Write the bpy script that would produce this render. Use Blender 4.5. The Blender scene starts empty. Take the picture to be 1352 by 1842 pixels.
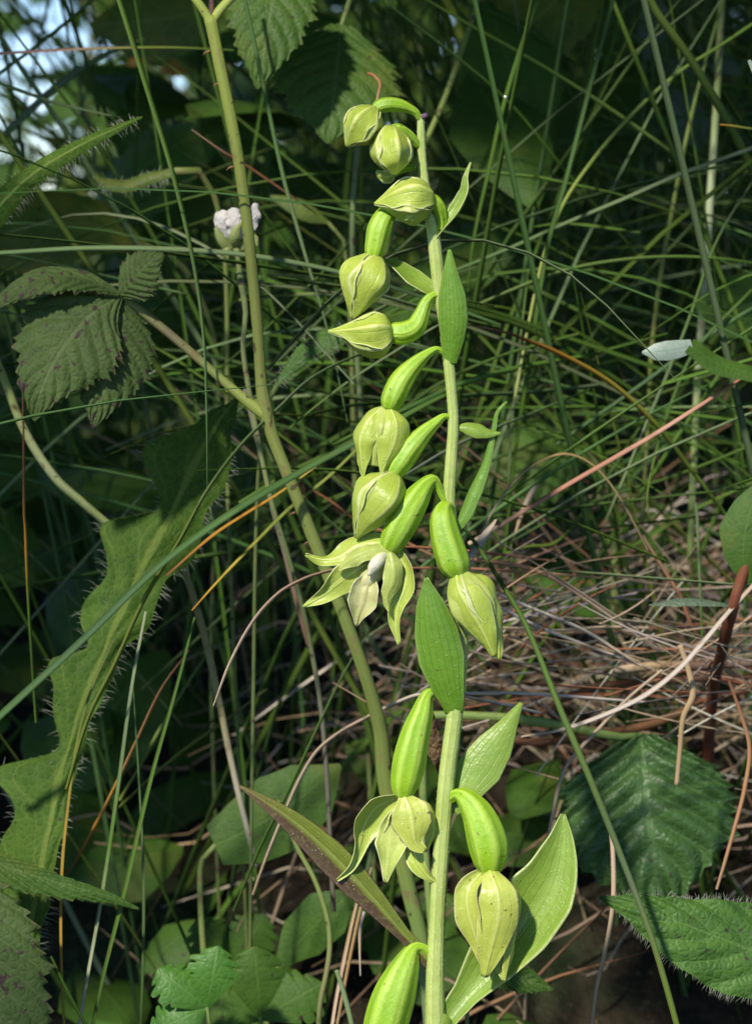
import bpy, math, random
import numpy as np
from mathutils import Vector
random.seed(7); RNG = np.random.default_rng(7)
S = bpy.context.scene
COL = S.collection
# ------------------------------------------------------------------ camera
D0, FH = 0.30, 0.14                    # distance to the orchid, height of the view there (m)
PW, PH = 1352.0, 1842.0
PXM = FH / PH
PITCH = math.radians(8)
CAM = np.array([0.0, -0.297, 0.160])
FW = np.array([0, math.cos(PITCH), -math.sin(PITCH)])
RT = np.array([1.0, 0, 0])
UP = np.array([0, math.sin(PITCH), math.cos(PITCH)])
cd = bpy.data.cameras.new('camera'); cam = bpy.data.objects.new('camera', cd); COL.objects.link(cam)
cam.location = CAM; cam.rotation_euler = (math.radians(90) - PITCH, 0, 0)
cd.sensor_fit = 'VERTICAL'; cd.sensor_height = 24; cd.lens = 12 / (FH / 2 / D0)
cd.clip_start = 0.01; cd.clip_end = 500
cd.dof.use_dof = True; cd.dof.focus_distance = D0 - 0.001; cd.dof.aperture_fstop = cd.lens / 2.2
S.camera = cam
S.render.resolution_x, S.render.resolution_y = 751, 1024
# ------------------------------------------------------------------ light
SUN = Vector((-0.36, -0.66, 0.70)).normalized()
w = bpy.data.worlds.new('World'); S.world = w; w.use_nodes = True
nt = w.node_tree; bg = nt.nodes['Background']
sky = nt.nodes.new('ShaderNodeTexSky'); sky.sky_type = 'NISHITA'; sky.sun_disc = False
sky.dust_density = 0.0; sky.air_density = 0.8; sky.altitude = 1500; sky.ozone_density = 3.0; sky.sun_elevation = math.asin(SUN.z); sky.sun_rotation = math.atan2(SUN.x, SUN.y)
nt.links.new(sky.outputs[0], bg.inputs[0]); bg.inputs[1].default_value = 0.15
ld = bpy.data.lights.new('sun', 'SUN'); sun = bpy.data.objects.new('sun', ld); COL.objects.link(sun)
ld.energy = 4.0; ld.angle = math.radians(3.0); ld.color = (1.0, 0.94, 0.82)
sun.rotation_euler = SUN.to_track_quat('Z', 'Y').to_euler()
S.view_settings.view_transform = 'Standard'; S.view_settings.look = 'None'
S.view_settings.exposure = 0.52; S.view_settings.gamma = 1.0
S.view_settings.use_curve_mapping = False
# ------------------------------------------------------------------ helpers
def W(p):
    """photo-plane coordinates (x, y in picture pixels, z in pixel units towards the camera) -> world metres"""
    p = np.atleast_2d(np.asarray(p, float))
    D = D0 - p[:, 2] * PXM
    sx = (p[:, 0] - PW / 2) * PXM / D0; sy = (PH / 2 - p[:, 1]) * PXM / D0
    return CAM + D[:, None] * (FW + sx[:, None] * RT + sy[:, None] * UP)
def Z(cm): return -cm * 0.01 / PXM
def spline(pts, n):
    pts = np.asarray(pts, float)
    if len(pts) == 1: return np.repeat(pts, n, 0)
    d = np.sqrt((np.diff(pts[:, :3], axis=0) ** 2).sum(1)); t = np.concatenate([[0], np.cumsum(np.maximum(d, 1e-6))])
    m = np.zeros_like(pts)
    for i in range(len(pts)):
        a, b = max(i - 1, 0), min(i + 1, len(pts) - 1)
        m[i] = (pts[b] - pts[a]) / (t[b] - t[a])
    q = np.linspace(0, t[-1], n); out = np.zeros((n, pts.shape[1]))
    for j, x in enumerate(q):
        i = min(max(np.searchsorted(t, x, 'right') - 1, 0), len(pts) - 2)
        h = t[i + 1] - t[i]; s = (x - t[i]) / h
        out[j] = ((2 * s**3 - 3 * s**2 + 1) * pts[i] + (s**3 - 2 * s**2 + s) * h * m[i]
                  + (-2 * s**3 + 3 * s**2) * pts[i + 1] + (s**3 - s**2) * h * m[i + 1])
    return out
def lerp_list(L, v):
    if callable(L): return np.array([L(x) for x in v])
    if np.isscalar(L): return np.full(len(v), float(L))
    return np.interp(v, np.linspace(0, 1, len(L)), L)
def nrm(a): return a / np.maximum(np.linalg.norm(a, axis=-1, keepdims=True), 1e-9)
def tangents(p): return nrm(np.gradient(p, axis=0))
class MB:
    """collects vertices, faces, uvs and colours for ONE mesh"""
    def __init__(s): s.v = []; s.f = []; s.uv = []; s.c = []; s.n = 0
    def add(s, v, f, uv=None, c=None):
        v = np.asarray(v, float); k = len(v)
        s.v.append(v); s.f += [tuple(i + s.n for i in q) for q in f]
        s.uv.append(np.zeros((k, 2)) if uv is None else np.asarray(uv, float))
        s.c.append(np.ones((k, 3)) if c is None else np.asarray(c, float)); s.n += k
    def build(s, name, mat, parent=None, origin=None):
        v = np.concatenate(s.v); uv = np.concatenate(s.uv); c = np.concatenate(s.c)
        if parent is not None:
            o0 = np.array(parent['_o']); rel = (0, 0, 0)
        else:
            o0 = v[0] if origin is None else np.asarray(origin); rel = o0
        me = bpy.data.meshes.new(name); me.from_pydata((v - o0).tolist(), [], s.f); 
        li = np.zeros(len(me.loops), dtype=np.int32); me.loops.foreach_get('vertex_index', li)
        ul = me.uv_layers.new(name='UVMap'); ul.data.foreach_set('uv', uv[li].ravel())
        ca = me.attributes.new('Col', 'FLOAT_COLOR', 'POINT')
        ca.data.foreach_set('color', np.concatenate([c, np.ones((len(c), 1))], 1).ravel())
        me.polygons.foreach_set('use_smooth', np.ones(len(me.polygons), dtype=bool))
        me.materials.append(mat); me.update()
        o = bpy.data.objects.new(name, me); COL.objects.link(o); o.location = rel; o['_o'] = list(map(float, o0))
        if parent is not None: o.parent = parent
        return o
def tag(o, label=None, cat=None, group=None, kind=None):
    if label: o['label'] = label
    if cat: o['category'] = cat
    if group: o['group'] = group
    if kind: o['kind'] = kind
    return o
def empty(name, loc):
    o = bpy.data.objects.new(name, None); COL.objects.link(o); o.location = loc; o['_o'] = [float(x) for x in loc]
    o.empty_display_size = 0.01
    return o
def grid_faces(a, b, wrap=False):
    f = []
    for i in range(a - 1):
        for j in range(b - (0 if wrap else 1)):
            k = (j + 1) % b
            f.append((i * b + j, i * b + k, (i + 1) * b + k, (i + 1) * b + j))
    return f
def tube(mb, pts, n=24, k=10, ribs=0, amp=0.0, col=None, cap=True, world=False, bump=0):
    """swept tube; pts rows are x, y, z, r"""
    p = spline(pts, n); t = tangents(p[:, :3])
    ref = np.array([0, 0, 1.0]); 
    if abs(t[0] @ ref) > 0.95: ref = np.array([0, 1.0, 0])
    e = np.zeros((n, 3)); a = nrm(ref - t[0] * (ref @ t[0])); e[0] = a
    for i in range(1, n): a = nrm(a - t[i] * (a @ t[i])); e[i] = a
    b = np.cross(t, e); th = np.linspace(0, 2 * math.pi, k, endpoint=False)
    r = np.maximum(p[:, 3], 0.02 if not world else 1e-5)
    R = r[:, None] * (1 + amp * (np.abs(np.cos(ribs * th / 2)) ** 0.7 - 0.6 if ribs else 0)[None, :] if ribs else np.ones((1, k)))
    if bump: R = R * (1 + bump * (RNG.random((n, k)) - 0.5))
    v = p[:, None, :3] + R[..., None] * (np.cos(th)[None, :, None] * e[:, None] + np.sin(th)[None, :, None] * b[:, None])
    v = v.reshape(-1, 3); uv = np.stack([np.tile(th / (2 * math.pi), n), np.repeat(np.linspace(0, 1, n), k)], 1)
    f = grid_faces(n, k, True)
    if cap: f += [tuple(range(k))[::-1], tuple(range((n - 1) * k, n * k))]
    c = None
    if col is not None:
        vv = np.linspace(0, 1, n); col = np.atleast_2d(col)
        c = np.repeat(np.stack([np.interp(vv, np.linspace(0, 1, len(col)), col[:, i]) for i in range(3)], 1), k, 0)
    mb.add(v if world else W(v), f, uv, c); return mb
def sheet(mb, path, wl, wr=None, face=(0, 0, 1), cup=20, fold=0, nu=10, nv=30, teeth=None, pleat=None, wave=None, keel=0, rim=0, rough=0, curl=0):
    """leaf, bract or tepal: a cupped or folded surface along its midrib; returns the edge points for hairs"""
    p = spline(path, nv); t = tangents(p); n = np.asarray(face, float)
    n = np.broadcast_to(n, p.shape) if n.ndim == 1 else spline(np.asarray(n), nv)
    n = nrm(n - t * (n * t).sum(1, keepdims=True)); s = np.cross(n, t)
    v = np.linspace(0, 1, nv); u = np.linspace(-1, 1, nu * 2 + 1)
    Lw = lerp_list(wl, v); Rw = lerp_list(wr if wr is not None else wl, v)
    cu = np.radians(np.maximum(np.abs(lerp_list(cup, v)), 0.5)) * np.where(lerp_list(cup, v) < 0, -1, 1)
    fo = np.radians(lerp_list(fold, v))
    P = np.zeros((nv, len(u), 3))
    for j, uu in enumerate(u):
        ww = np.where(uu < 0, Lw, Rw).copy()
        if teeth:
            cnt, amp = teeth
            ph = (v * cnt + (0.37 if uu < 0 else 0)) % 1.0
            ww = ww * (1 - amp * (1 - ph) * abs(uu) ** 6)
            ph2 = (v * cnt * 0.31 + (0.2 if uu < 0 else 0.6)) % 1.0
            ww = ww * (1 - 1.1 * amp * (1 - ph2) * abs(uu) ** 4)
        phi = uu * cu
        x = ww * np.sin(phi) / np.sin(np.abs(cu)) * np.sign(cu); y = ww * (np.cos(phi) - 1) / np.sin(np.abs(cu)) * np.sign(cu)
        x2 = x * np.cos(fo); y = y - np.abs(x) * np.sin(fo)
        if pleat:
            N, k, amp = pleat
            y = y + amp * (np.abs(np.sin(math.pi * (v * N - abs(uu) * k))) - 0.5) * min(1, abs(uu) * 5) * np.minimum(1, ww / 20)
        if wave:
            nn, amp = wave
            y = y + amp * uu * abs(uu) * np.sin(2 * math.pi * (v * nn + (0.3 if uu < 0 else 0)))
        if keel: y = y + keel * math.exp(-(uu / 0.12) ** 2)
        if rim: y = y + rim * abs(uu) ** 8
        if rough: y = y + rough * (RNG.random(nv) - 0.5)
        P[:, j] = p + s * x2[:, None] + n * y[:, None]
    uv = np.stack([np.tile((u + 1) / 2, nv), np.repeat(v, len(u))], 1)
    mb.add(W(P.reshape(-1, 3)), grid_faces(nv, len(u)), uv)
    return P
def hairs(mb, pts, dirs, ln, r):
    """needle hairs (pixel space) at pts pointing along dirs"""
    for p, d in zip(pts, dirs):
        d = nrm(d + RNG.normal(0, 0.3, 3)); l = ln * RNG.uniform(0.3, 1.5)
        a = nrm(np.cross(d, [0.3, 0.2, 1])); b = np.cross(d, a)
        bend = np.array([0, l * 0.12, 0])
        base = [p + r * (math.cos(q) * a + math.sin(q) * b) for q in (0, 2.1, 4.2)]
        mid = [p + d * l * 0.55 + 0.7 * r * (math.cos(q) * a + math.sin(q) * b) for q in (0, 2.1, 4.2)]
        v = base + mid + [p + d * l + bend]
        mb.add(W(v), [(0, 1, 4, 3), (1, 2, 5, 4), (2, 0, 3, 5), (3, 4, 6), (4, 5, 6), (5, 3, 6)])
def edge_hairs(mb, P, count, ln, r=0.9, face=0.0, mid=0, side=None, vr=(0.0, 1.0)):
    nv, nu = P.shape[:2]
    for _ in range(count):
        i = RNG.integers(int(vr[0] * (nv - 1)), max(int(vr[1] * (nv - 1)), 1)); sd = RNG.random() < 0.5 if side is None else side
        j = 0 if sd else nu - 1; jj = 1 if sd else nu - 2
        o = nrm(P[i, j] - P[i, jj]); p = P[i, j] * 0.97 + P[i, jj] * 0.03
        hairs(mb, [p], [o + np.array([0, 0, 0.35])], ln, r)
    for _ in range(mid):
        i = RNG.integers(2, nv - 2); j = RNG.integers(1, nu - 1)
        hairs(mb, [P[i, j]], [np.array([RNG.normal(0, .4), RNG.normal(0, .4), 1.0])], ln * 0.55, r * 0.75)
def ribbon(mb, path, w, col, tw=0.0, n=None, fold=0.35, world=False, view=None, uvx=0):
    """grass blade or straw: a V-shaped tapering strip with a belly; w = half width list"""
    p = np.asarray(path, float); n = n or max(8, min(40, len(path) * 7)); p = spline(p, n); t = tangents(p)
    vd = np.array([0, 0, 1.0]) if not world else np.asarray(view)
    s = nrm(np.cross(np.broadcast_to(vd, t.shape), t)); m = np.cross(t, s)
    v = np.linspace(0, 1, n); tws = lerp_list(tw, v)[:, None]
    s2 = s * np.cos(tws) + m * np.sin(tws); m2 = m * np.cos(tws) - s * np.sin(tws)
    ww = lerp_list(w, v)[:, None]
    A = p - s2 * ww; B = p + m2 * ww * fold * -1; C = p + s2 * ww; E = p + m2 * ww * (-fold - 0.35)
    V = np.stack([A, B, C, E], 1).reshape(-1, 3)
    f = grid_faces(n, 4, True)
    uv = np.stack([np.tile([0, .5, 1, .5], n), np.repeat(v, 4)], 1)
    col = np.atleast_2d(col)
    c = np.repeat(np.stack([np.interp(v, np.linspace(0, 1, len(col)), col[:, i]) for i in range(3)], 1), 4, 0)
    mb.add(V if world else W(V), f, uv, c); return mb
# ------------------------------------------------------------------ materials
class NT:
    def __init__(s, name):
        s.m = bpy.data.materials.new(name); s.m.use_nodes = True; s.t = s.m.node_tree; s.t.nodes.clear()
    def n(s, typ, ins=None, **kw):
        nd = s.t.nodes.new('ShaderNode' + typ)
        for k, v in kw.items(): setattr(nd, k, v)
        for k, v in (ins or {}).items():
            if isinstance(v, bpy.types.NodeSocket): s.t.links.new(v, nd.inputs[k])
            else: nd.inputs[k].default_value = v
        return nd
    def math(s, op, a, b=0.0, c=None):
        d = {0: a, 1: b}
        if c is not None: d[2] = c
        return s.n('Math', d, operation=op).outputs[0]
    def mix(s, fac, a, b, blend='MIX'):
        nd = s.n('Mix', data_type='RGBA', blend_type=blend)
        for k, v in ((0, fac), (6, a), (7, b)):
            if isinstance(v, bpy.types.NodeSocket): s.t.links.new(v, nd.inputs[k])
            else: nd.inputs[k].default_value = v if not isinstance(v, tuple) else (*v[:3], 1)
        return nd.outputs[2]
    def ramp(s, fac, a, b):
        return s.n('MapRange', {0: fac, 1: a, 2: b, 3: 0.0, 4: 1.0}, interpolation_type='SMOOTHSTEP').outputs[0]
    def noise(s, scale, detail=3, rough=0.6, co=None, dist=0.0):
        co = co or s.co
        return s.n('TexNoise', {'Vector': co, 'Scale': scale, 'Detail': detail, 'Roughness': rough, 'Distortion': dist}).outputs[0]
    def start(s):
        tc = s.n('TexCoord'); s.co = tc.outputs['Object']; s.uv = tc.outputs['UV']
        sp = s.n('SeparateXYZ', {0: s.uv}); s.u, s.v = sp.outputs[0], sp.outputs[1]
        s.au = s.math('ABSOLUTE', s.math('MULTIPLY_ADD', s.u, 2.0, -1.0))
        return s
    def finish(s, color, rough, height=None, bump=0.3, dist=0.0002, trans=0.2, tcol=None, spec=0.4, sheen=0.0, sss=0.0):
        ins = {'Base Color': color if isinstance(color, bpy.types.NodeSocket) else (*color, 1), 'Roughness': rough, 'Specular IOR Level': spec}
        if sheen: ins['Sheen Weight'] = sheen; ins['Sheen Roughness'] = 0.4
        if sss: ins['Subsurface Weight'] = sss; ins['Subsurface Radius'] = (0.0006, 0.0008, 0.0002); ins['Subsurface Scale'] = 1.0
        nrmo = None
        if height is not None:
            nrmo = s.n('Bump', {'Height': height, 'Strength': bump, 'Distance': dist}).outputs[0]; ins['Normal'] = nrmo
        bs = s.n('BsdfPrincipled', ins).outputs[0]
        if trans:
            ti = {'Color': tcol if tcol is not None else ins['Base Color']}
            if nrmo: ti['Normal'] = nrmo
            tr = s.n('BsdfTranslucent', ti).outputs[0]
            bs = s.n('MixShader', {0: trans, 1: bs, 2: tr}).outputs[0]
        s.t.links.new(bs, s.n('OutputMaterial').inputs[0]); return s.m
def leaf_mat(name, c1, c2, vein, N=9, k=2.5, rough=0.45, veinw=0.10, trans=0.2, spots=0.0, spotc=(.05, .02, .03), edge=None, bump=0.6, spec=0.4, midw=0.05, fine=2600, sheen=0, warm=None):
    s = NT(name).start()
    base = s.mix(s.ramp(s.noise(260, 4), .35, .65), c1, c2)
    if warm is not None: base = s.mix(s.math('MULTIPLY', s.ramp(s.noise(120, 3), .5, .72), .8), base, warm)
    wob = s.math('MULTIPLY_ADD', s.noise(300, 2), 0.5, -0.25)
    ph = s.math('ADD', s.math('SUBTRACT', s.math('MULTIPLY', s.v, float(N)), s.math('MULTIPLY', s.au, float(k))), wob)
    fr = s.math('ABSOLUTE', s.math('SUBTRACT', s.math('FRACT', s.math('ADD', ph, 0.5)), 0.5))
    side = s.math('SUBTRACT', 1.0, s.ramp(fr, 0.0, veinw)); mid = s.math('SUBTRACT', 1.0, s.ramp(s.au, midw * .3, midw))
    vn = s.math('MAXIMUM', s.math('MULTIPLY', side, 0.55), mid)
    col = s.mix(s.math('MULTIPLY', vn, 0.75), base, vein)
    # fine network between the side veins
    vor = s.n('TexVoronoi', {'Vector': s.co, 'Scale': fine * 0.35}, feature='DISTANCE_TO_EDGE').outputs['Distance']
    net = s.math('SUBTRACT', 1.0, s.ramp(vor, 0.0, 0.12))
    col = s.mix(s.math('MULTIPLY', net, 0.22), col, vein)
    if spots:
        sp = s.ramp(s.noise(700, 3, .5), 0.72 - spots * 0.12, 0.76 - spots * 0.12)
        col = s.mix(s.math('MULTIPLY', sp, 0.85), col, spotc)
    if edge is not None:
        col = s.mix(s.math('MULTIPLY', s.ramp(s.math('ADD', s.au, s.math('MULTIPLY', wob, .3)), .88, 1.0), .7), col, edge)
    h = s.math('ADD', s.math('SUBTRACT', s.math('MULTIPLY', s.noise(fine, 2), 0.5), s.math('MULTIPLY', vn, 0.6)), s.math('MULTIPLY', s.ramp(vor, 0, .3), .6))
    return s.finish(col, rough, h, bump, 0.00025, trans, spec=spec, sheen=sheen)
def orchid_mat(name, c1, c2, line, lines=9, lw=0.12, trans=0.15, rim=None, rough=0.38, lineamt=.5, spk=.35, brown=0.0, keel=None, tipc=None, sidec=None, sss=0.0):
    s = NT(name).start()
    base = s.mix(s.ramp(s.noise(220, 4), .3, .7), c1, c2)
    wob = s.math('MULTIPLY_ADD', s.noise(350, 2), 0.3, -0.15)
    fr = s.math('ABSOLUTE', s.math('SUBTRACT', s.math('FRACT', s.math('ADD', s.math('MULTIPLY', s.u, float(lines)), s.math('ADD', wob, .5))), .5))
    st = s.math('SUBTRACT', 1.0, s.ramp(fr, 0.0, lw * 2))
    col = s.mix(s.math('MULTIPLY', st, lineamt), base, line)
    if sidec is not None: col = s.mix(s.math('MULTIPLY', s.ramp(s.math('ADD', s.u, s.math('MULTIPLY', wob, .4)), sidec[1], sidec[2]), .9), col, sidec[0])
    if keel is not None: col = s.mix(s.math('MULTIPLY', s.math('SUBTRACT', 1.0, s.ramp(s.au, .02, .09)), .7), col, keel)
    if rim is not None: col = s.mix(s.math('MULTIPLY', s.ramp(s.au, .84, .99), .85), col, rim)
    if tipc is not None: col = s.mix(s.math('MULTIPLY', s.ramp(s.math('ADD', s.v, wob), tipc[1], tipc[2]), .85), col, tipc[0])
    mott = s.noise(1500, 3, .7)
    col = s.mix(s.math('MULTIPLY', s.ramp(mott, .45, .75), .30), col, (min(.8, c2[0] * 1.5), min(.8, c2[1] * 1.4), c2[2] * 1.8))
    vor = s.n('TexVoronoi', {'Vector': s.co, 'Scale': 1900.0, 'Randomness': 1.0}).outputs['Distance']
    pap = s.math('MULTIPLY', s.math('SUBTRACT', 1.0, s.ramp(vor, 0.05, 0.30)), s.ramp(s.noise(500, 3), .42, .68))       # tiny pale glandular hairs, their glints painted in as dots
    col = s.mix(s.math('MULTIPLY', pap, spk), col, (.75, .8, .5))
    if brown:
        col = s.mix(s.math('MULTIPLY', s.ramp(s.noise(1250, 0.8, .5), .79 - brown * .11, .85 - brown * .11), .7), col, (.10, .05, .02))
    h = s.math('ADD', s.math('MULTIPLY', s.noise(900, 4), 1.0), s.math('ADD', s.math('MULTIPLY', pap, .7), s.math('MULTIPLY', st, -.25)))
    return s.finish(col, rough, h, 0.6, 0.0002, trans, spec=.5, sss=sss)
def blade_mat(name, rough=0.42, trans=0.2, spec=0.5, streak=.35, dirt=.25, speck=0.0):
    s = NT(name).start()
    at = s.n('Attribute', attribute_name='Col').outputs['Color']
    rnd = s.n('ObjectInfo').outputs['Random']
    st = s.noise(1.0, 2, .5, s.n('Mapping', {'Vector': s.uv, 'Scale': (14, 1.2, 1)}).outputs[0])
    v1 = s.math('MULTIPLY_ADD', st, streak * 2, 1.0 - streak); v1 = s.math('MULTIPLY', v1, s.math('MULTIPLY_ADD', rnd, .3, .85))
    col = s.mix(1.0, at, s.n('CombineXYZ', {0: v1, 1: v1, 2: v1}).outputs[0], 'MULTIPLY')
    col = s.mix(s.math('MULTIPLY', s.ramp(s.noise(380, 3), .55, .72), dirt), col, (.16, .11, .05))
    if speck: col = s.mix(s.math('MULTIPLY', s.ramp(s.noise(620, 1.5, .5), .66, .70), speck), col, (.05, .025, .018))
    h = s.math('ADD', st, s.math('MULTIPLY', s.noise(2500, 2), .3))
    return s.finish(col, rough, h, .35, .0002, trans, spec=spec)
M = {}
M['tepal'] = orchid_mat('tepal', (.44, .53, .085), (.38, .48, .06), (.60, .66, .20), 5, .035, .14, rim=(.70, .72, .34), keel=(.66, .70, .24), brown=.25, lineamt=.14)
M['tepal_spot'] = orchid_mat('tepal_spotted', (.47, .53, .095), (.41, .48, .07), (.58, .62, .2), 5, .035, .14, rim=(.56, .50, .24), keel=(.62, .66, .22), brown=.8, lineamt=.14)
M['petal'] = orchid_mat('petal', (.50, .57, .14), (.44, .53, .11), (.62, .66, .24), 6, .06, .2, rim=(.72, .73, .42), lineamt=.2, brown=.2)
M['ovary'] = orchid_mat('ovary', (.27, .45, .014), (.20, .37, .010), (.46, .60, .10), 6, .17, .0, lineamt=.55, rough=.5, brown=.6, sss=.12, spk=.4)
M['stem'] = orchid_mat('orchid_stem', (.42, .50, .14), (.34, .43, .09), (.60, .66, .32), 14, .10, .0, lineamt=.5, rough=.42, spk=.6, brown=.3, sss=.1)
M['bract'] = orchid_mat('bract', (.17, .33, .03), (.13, .27, .022), (.09, .18, .02), 7, .07, .2, lineamt=.5, rim=(.36, .46, .14), brown=.2, spk=.22, rough=.34)
M['bract_pale'] = orchid_mat('bract_pale', (.27, .40, .055), (.21, .33, .04), (.16, .26, .04), 7, .06, .22, lineamt=.4, rim=(.46, .53, .2), spk=.22, rough=.34)
M['bract_purple'] = orchid_mat('bract_purple', (.19, .24, .035), (.14, .18, .025), (.32, .36, .10), 8, .06, .1, lineamt=.4, rim=(.13, .06, .05), tipc=((.15, .10, .05), .72, 1.05), sidec=((.075, .032, .026), .46, .34), brown=.7)
M['lip'] = orchid_mat('lip', (.60, .57, .28), (.50, .52, .18), (.68, .64, .40), 5, .06, .2, rim=(.72, .70, .45), lineamt=.2)
M['anther'] = orchid_mat('anther', (.84, .79, .60), (.76, .70, .46), (.86, .82, .68), 4, .1, .1, lineamt=.2)
M['dark_bud'] = orchid_mat('dark_bud', (.12, .06, .12), (.08, .04, .09), (.2, .1, .2), 4, .1, 0, lineamt=.2)
M['bramble'] = leaf_mat('bramble_leaf', (.062, .122, .022), (.045, .098, .017), (.10, .155, .045), 8, 2.6, .5, spots=.3, edge=(.10, .10, .03), warm=(.10, .13, .02), bump=.45, spec=.18)
M['bramble_dull'] = leaf_mat('bramble_leaf_dull', (.065, .105, .026), (.048, .082, .02), (.10, .135, .05), 8, 2.6, .6, spots=.8, edge=(.12, .09, .05), bump=.45, spec=.18)
M['bramble_gloss'] = leaf_mat('bramble_leaf_glossy', (.062, .135, .034), (.045, .105, .026), (.09, .17, .05), 7, 2.4, .42, spots=.5, spec=.4, bump=.55, fine=2300, veinw=.07)
M['hairy'] = leaf_mat('hairy_leaf', (.068, .135, .018), (.048, .105, .014), (.19, .25, .05), 6, 1.5, .6, midw=.13, veinw=.04, trans=.3, spots=.2, bump=.35, spec=.12)
M['hairy_deep'] = leaf_mat('hairy_leaf_deep', (.075, .165, .026), (.05, .12, .02), (.11, .20, .05), 5, 1.8, .5, trans=.2, spots=.5, bump=.6, spec=.3)
M['smooth'] = leaf_mat('smooth_leaf', (.06, .13, .018), (.045, .105, .014), (.09, .16, .03), 7, 2.0, .55, veinw=.04, trans=.25, spots=.3, bump=.25, spec=.2, warm=(.10, .13, .02))
M['fresh'] = leaf_mat('fresh_leaf', (.075, .20, .025), (.055, .16, .02), (.13, .25, .06), 6, 1.8, .45, veinw=.05, trans=.25, bump=.3, spec=.3)
M['yellow_leaf'] = leaf_mat('yellowish_leaf', (.11, .155, .02), (.075, .125, .016), (.18, .22, .05), 6, 2.0, .5, trans=.35, spots=.3, warm=(.22, .19, .02), bump=.3, spec=.3)
M['orange_leaf'] = leaf_mat('orange_leaf', (.42, .22, .03), (.32, .15, .02), (.3, .2, .05), 5, 2, .5, trans=.3, bump=.3)
M['pale_leaf'] = leaf_mat('pale_leaf', (.33, .40, .34), (.25, .32, .26), (.14, .2, .14), 5, 2.0, .4, trans=.2, veinw=.04, bump=.12)
M['grey_leaf'] = leaf_mat('grey_leaf', (.12, .17, .11), (.09, .14, .09), (.18, .22, .15), 5, 2.0, .45, trans=.3)
M['brown_leaf'] = leaf_mat('withered_leaf', (.14, .08, .035), (.09, .05, .022), (.25, .16, .08), 7, 2, .6, trans=.1, spots=.5, bump=1.0)
M['blade'] = blade_mat('grass', .55, .25, .25)
M['straw'] = blade_mat('straw', .6, .12, .3, .3, .3)
M['stalk'] = blade_mat('stalk', .55, .0, .3, .42, .75, .8)
M['twig'] = blade_mat('bark', .75, .0, .25, .5, .5)
def simple(name, c, rough=.5, trans=.2, spec=.4):
    s = NT(name).start(); return s.finish(s.mix(s.noise(900, 3), tuple(x * .8 for x in c), tuple(min(1, x * 1.2) for x in c)), rough, s.noise(2200, 3), .4, .0002, trans, spec=spec)
M['hair'] = simple('hairs', (.45, .48, .36), .4, .3)
M['white_petal'] = simple('white_petal', (.66, .62, .60), .6, .35)
M['calyx'] = simple('calyx', (.22, .26, .08), .5, .2)
def ground_mat():
    s = NT('soil').start()
    c = s.mix(s.ramp(s.noise(60, 5), .35, .65), (.016, .012, .008), (.036, .027, .017))
    c = s.mix(s.math('MULTIPLY', s.ramp(s.noise(25, 4), .48, .66), .7), c, (.03, .05, .018))
    c = s.mix(s.math('MULTIPLY', s.ramp(s.noise(700, 3), .6, .72), .6), c, (.12, .09, .05))
    ln = s.n('VectorMath', {0: s.co}, operation='LENGTH').outputs['Value']
    mead = s.mix(s.noise(6, 6, .7), (.03, .06, .012), (.09, .12, .03))           # the meadow beyond the bank
    c = s.mix(s.ramp(s.math('ADD', ln, s.math('MULTIPLY', s.noise(5, 4), .5)), .75, 1.3), c, mead)
    return s.finish(c, .9, s.noise(220, 5), 1.0, .004, 0, spec=.1)
M['soil'] = ground_mat()
# ------------------------------------------------------------------ ground
def sstep(a, b, x): q = np.clip((x - a) / (b - a), 0, 1); return q * q * (3 - 2 * q)
def gz(x, y):
    x = np.asarray(x, float); y = np.asarray(y, float)
    side = 0.45 + 0.55 * sstep(-0.06, 0.06, x)
    near = 0.088 * sstep(0.05, 0.16, y) * side
    return near + 0.006 * np.sin(31 * x + 1.3) * np.sin(27 * y) * np.exp(-np.abs(y) / 2) + 0.01 * sstep(0.3, 1.5, y)
gx = np.concatenate([-np.geomspace(300, 0.6, 26), np.linspace(-0.55, 0.55, 90), np.geomspace(0.6, 300, 26)])
gy = np.concatenate([-np.geomspace(300, 0.6, 20), np.linspace(-0.55, 1.2, 130), np.geomspace(1.25, 300, 26)])
X, Y = np.meshgrid(gx, gy)
mb = MB(); mb.add(np.stack([X.ravel(), Y.ravel(), gz(X, Y).ravel() + (RNG.random(X.size) - .5) * .004], 1), grid_faces(len(gy), len(gx)), np.zeros((X.size, 2)))
tag(mb.build('ground', M['soil'], origin=(0, 0, 0)), 'dark soil bank under grass and straw', None, None, 'structure')
# ------------------------------------------------------------------ the orchid
STEM = [(756, 206, -2, 6), (757, 240, 0, 7.5), (759, 285, 0, 8), (764, 335, 0, 9), (777, 407, 0, 11.5), (784, 465, 0, 12.5), (791, 525, -2, 12.5), (801, 590, -3, 11.5),
        (807, 655, 0, 10.5), (812, 710, 0, 9.7), (815, 760, 0, 10), (811, 830, 0, 11), (807, 900, 0, 12), (812, 970, -4, 13), (822, 1060, -5, 14), (828, 1150, -4, 14),
        (824, 1220, -3, 14.5), (817, 1290, 0, 15), (804, 1390, 0, 15.3), (793, 1530, 0, 15.3), (786, 1655, 0, 15), (782, 1775, 0, 17.5), (782, 1850, 0, 18), (781, 2150, -10, 19), (780, 2600, -45, 20)]
base = W([(780, 2560, -40)])[0]
orchid = empty('orchid', base)
tag(orchid, 'yellow green orchid spike with drooping flowers and buds in the sun', 'orchid')
mb = tube(MB(), STEM, 220, 20, 10, .05); mb.build('stem', M['stem'], orchid)
mb = MB(); q_ = spline(STEM[:-2], 300)
for _ in range(900):
    p_ = q_[RNG.integers(0, 300)]; a_ = RNG.uniform(-1.9, 1.9); d_ = np.array([math.sin(a_), RNG.normal(0, .2), math.cos(a_)])
    hairs(mb, [p_[:3] + d_ * p_[3]], [d_], 3.0, .35)
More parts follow.
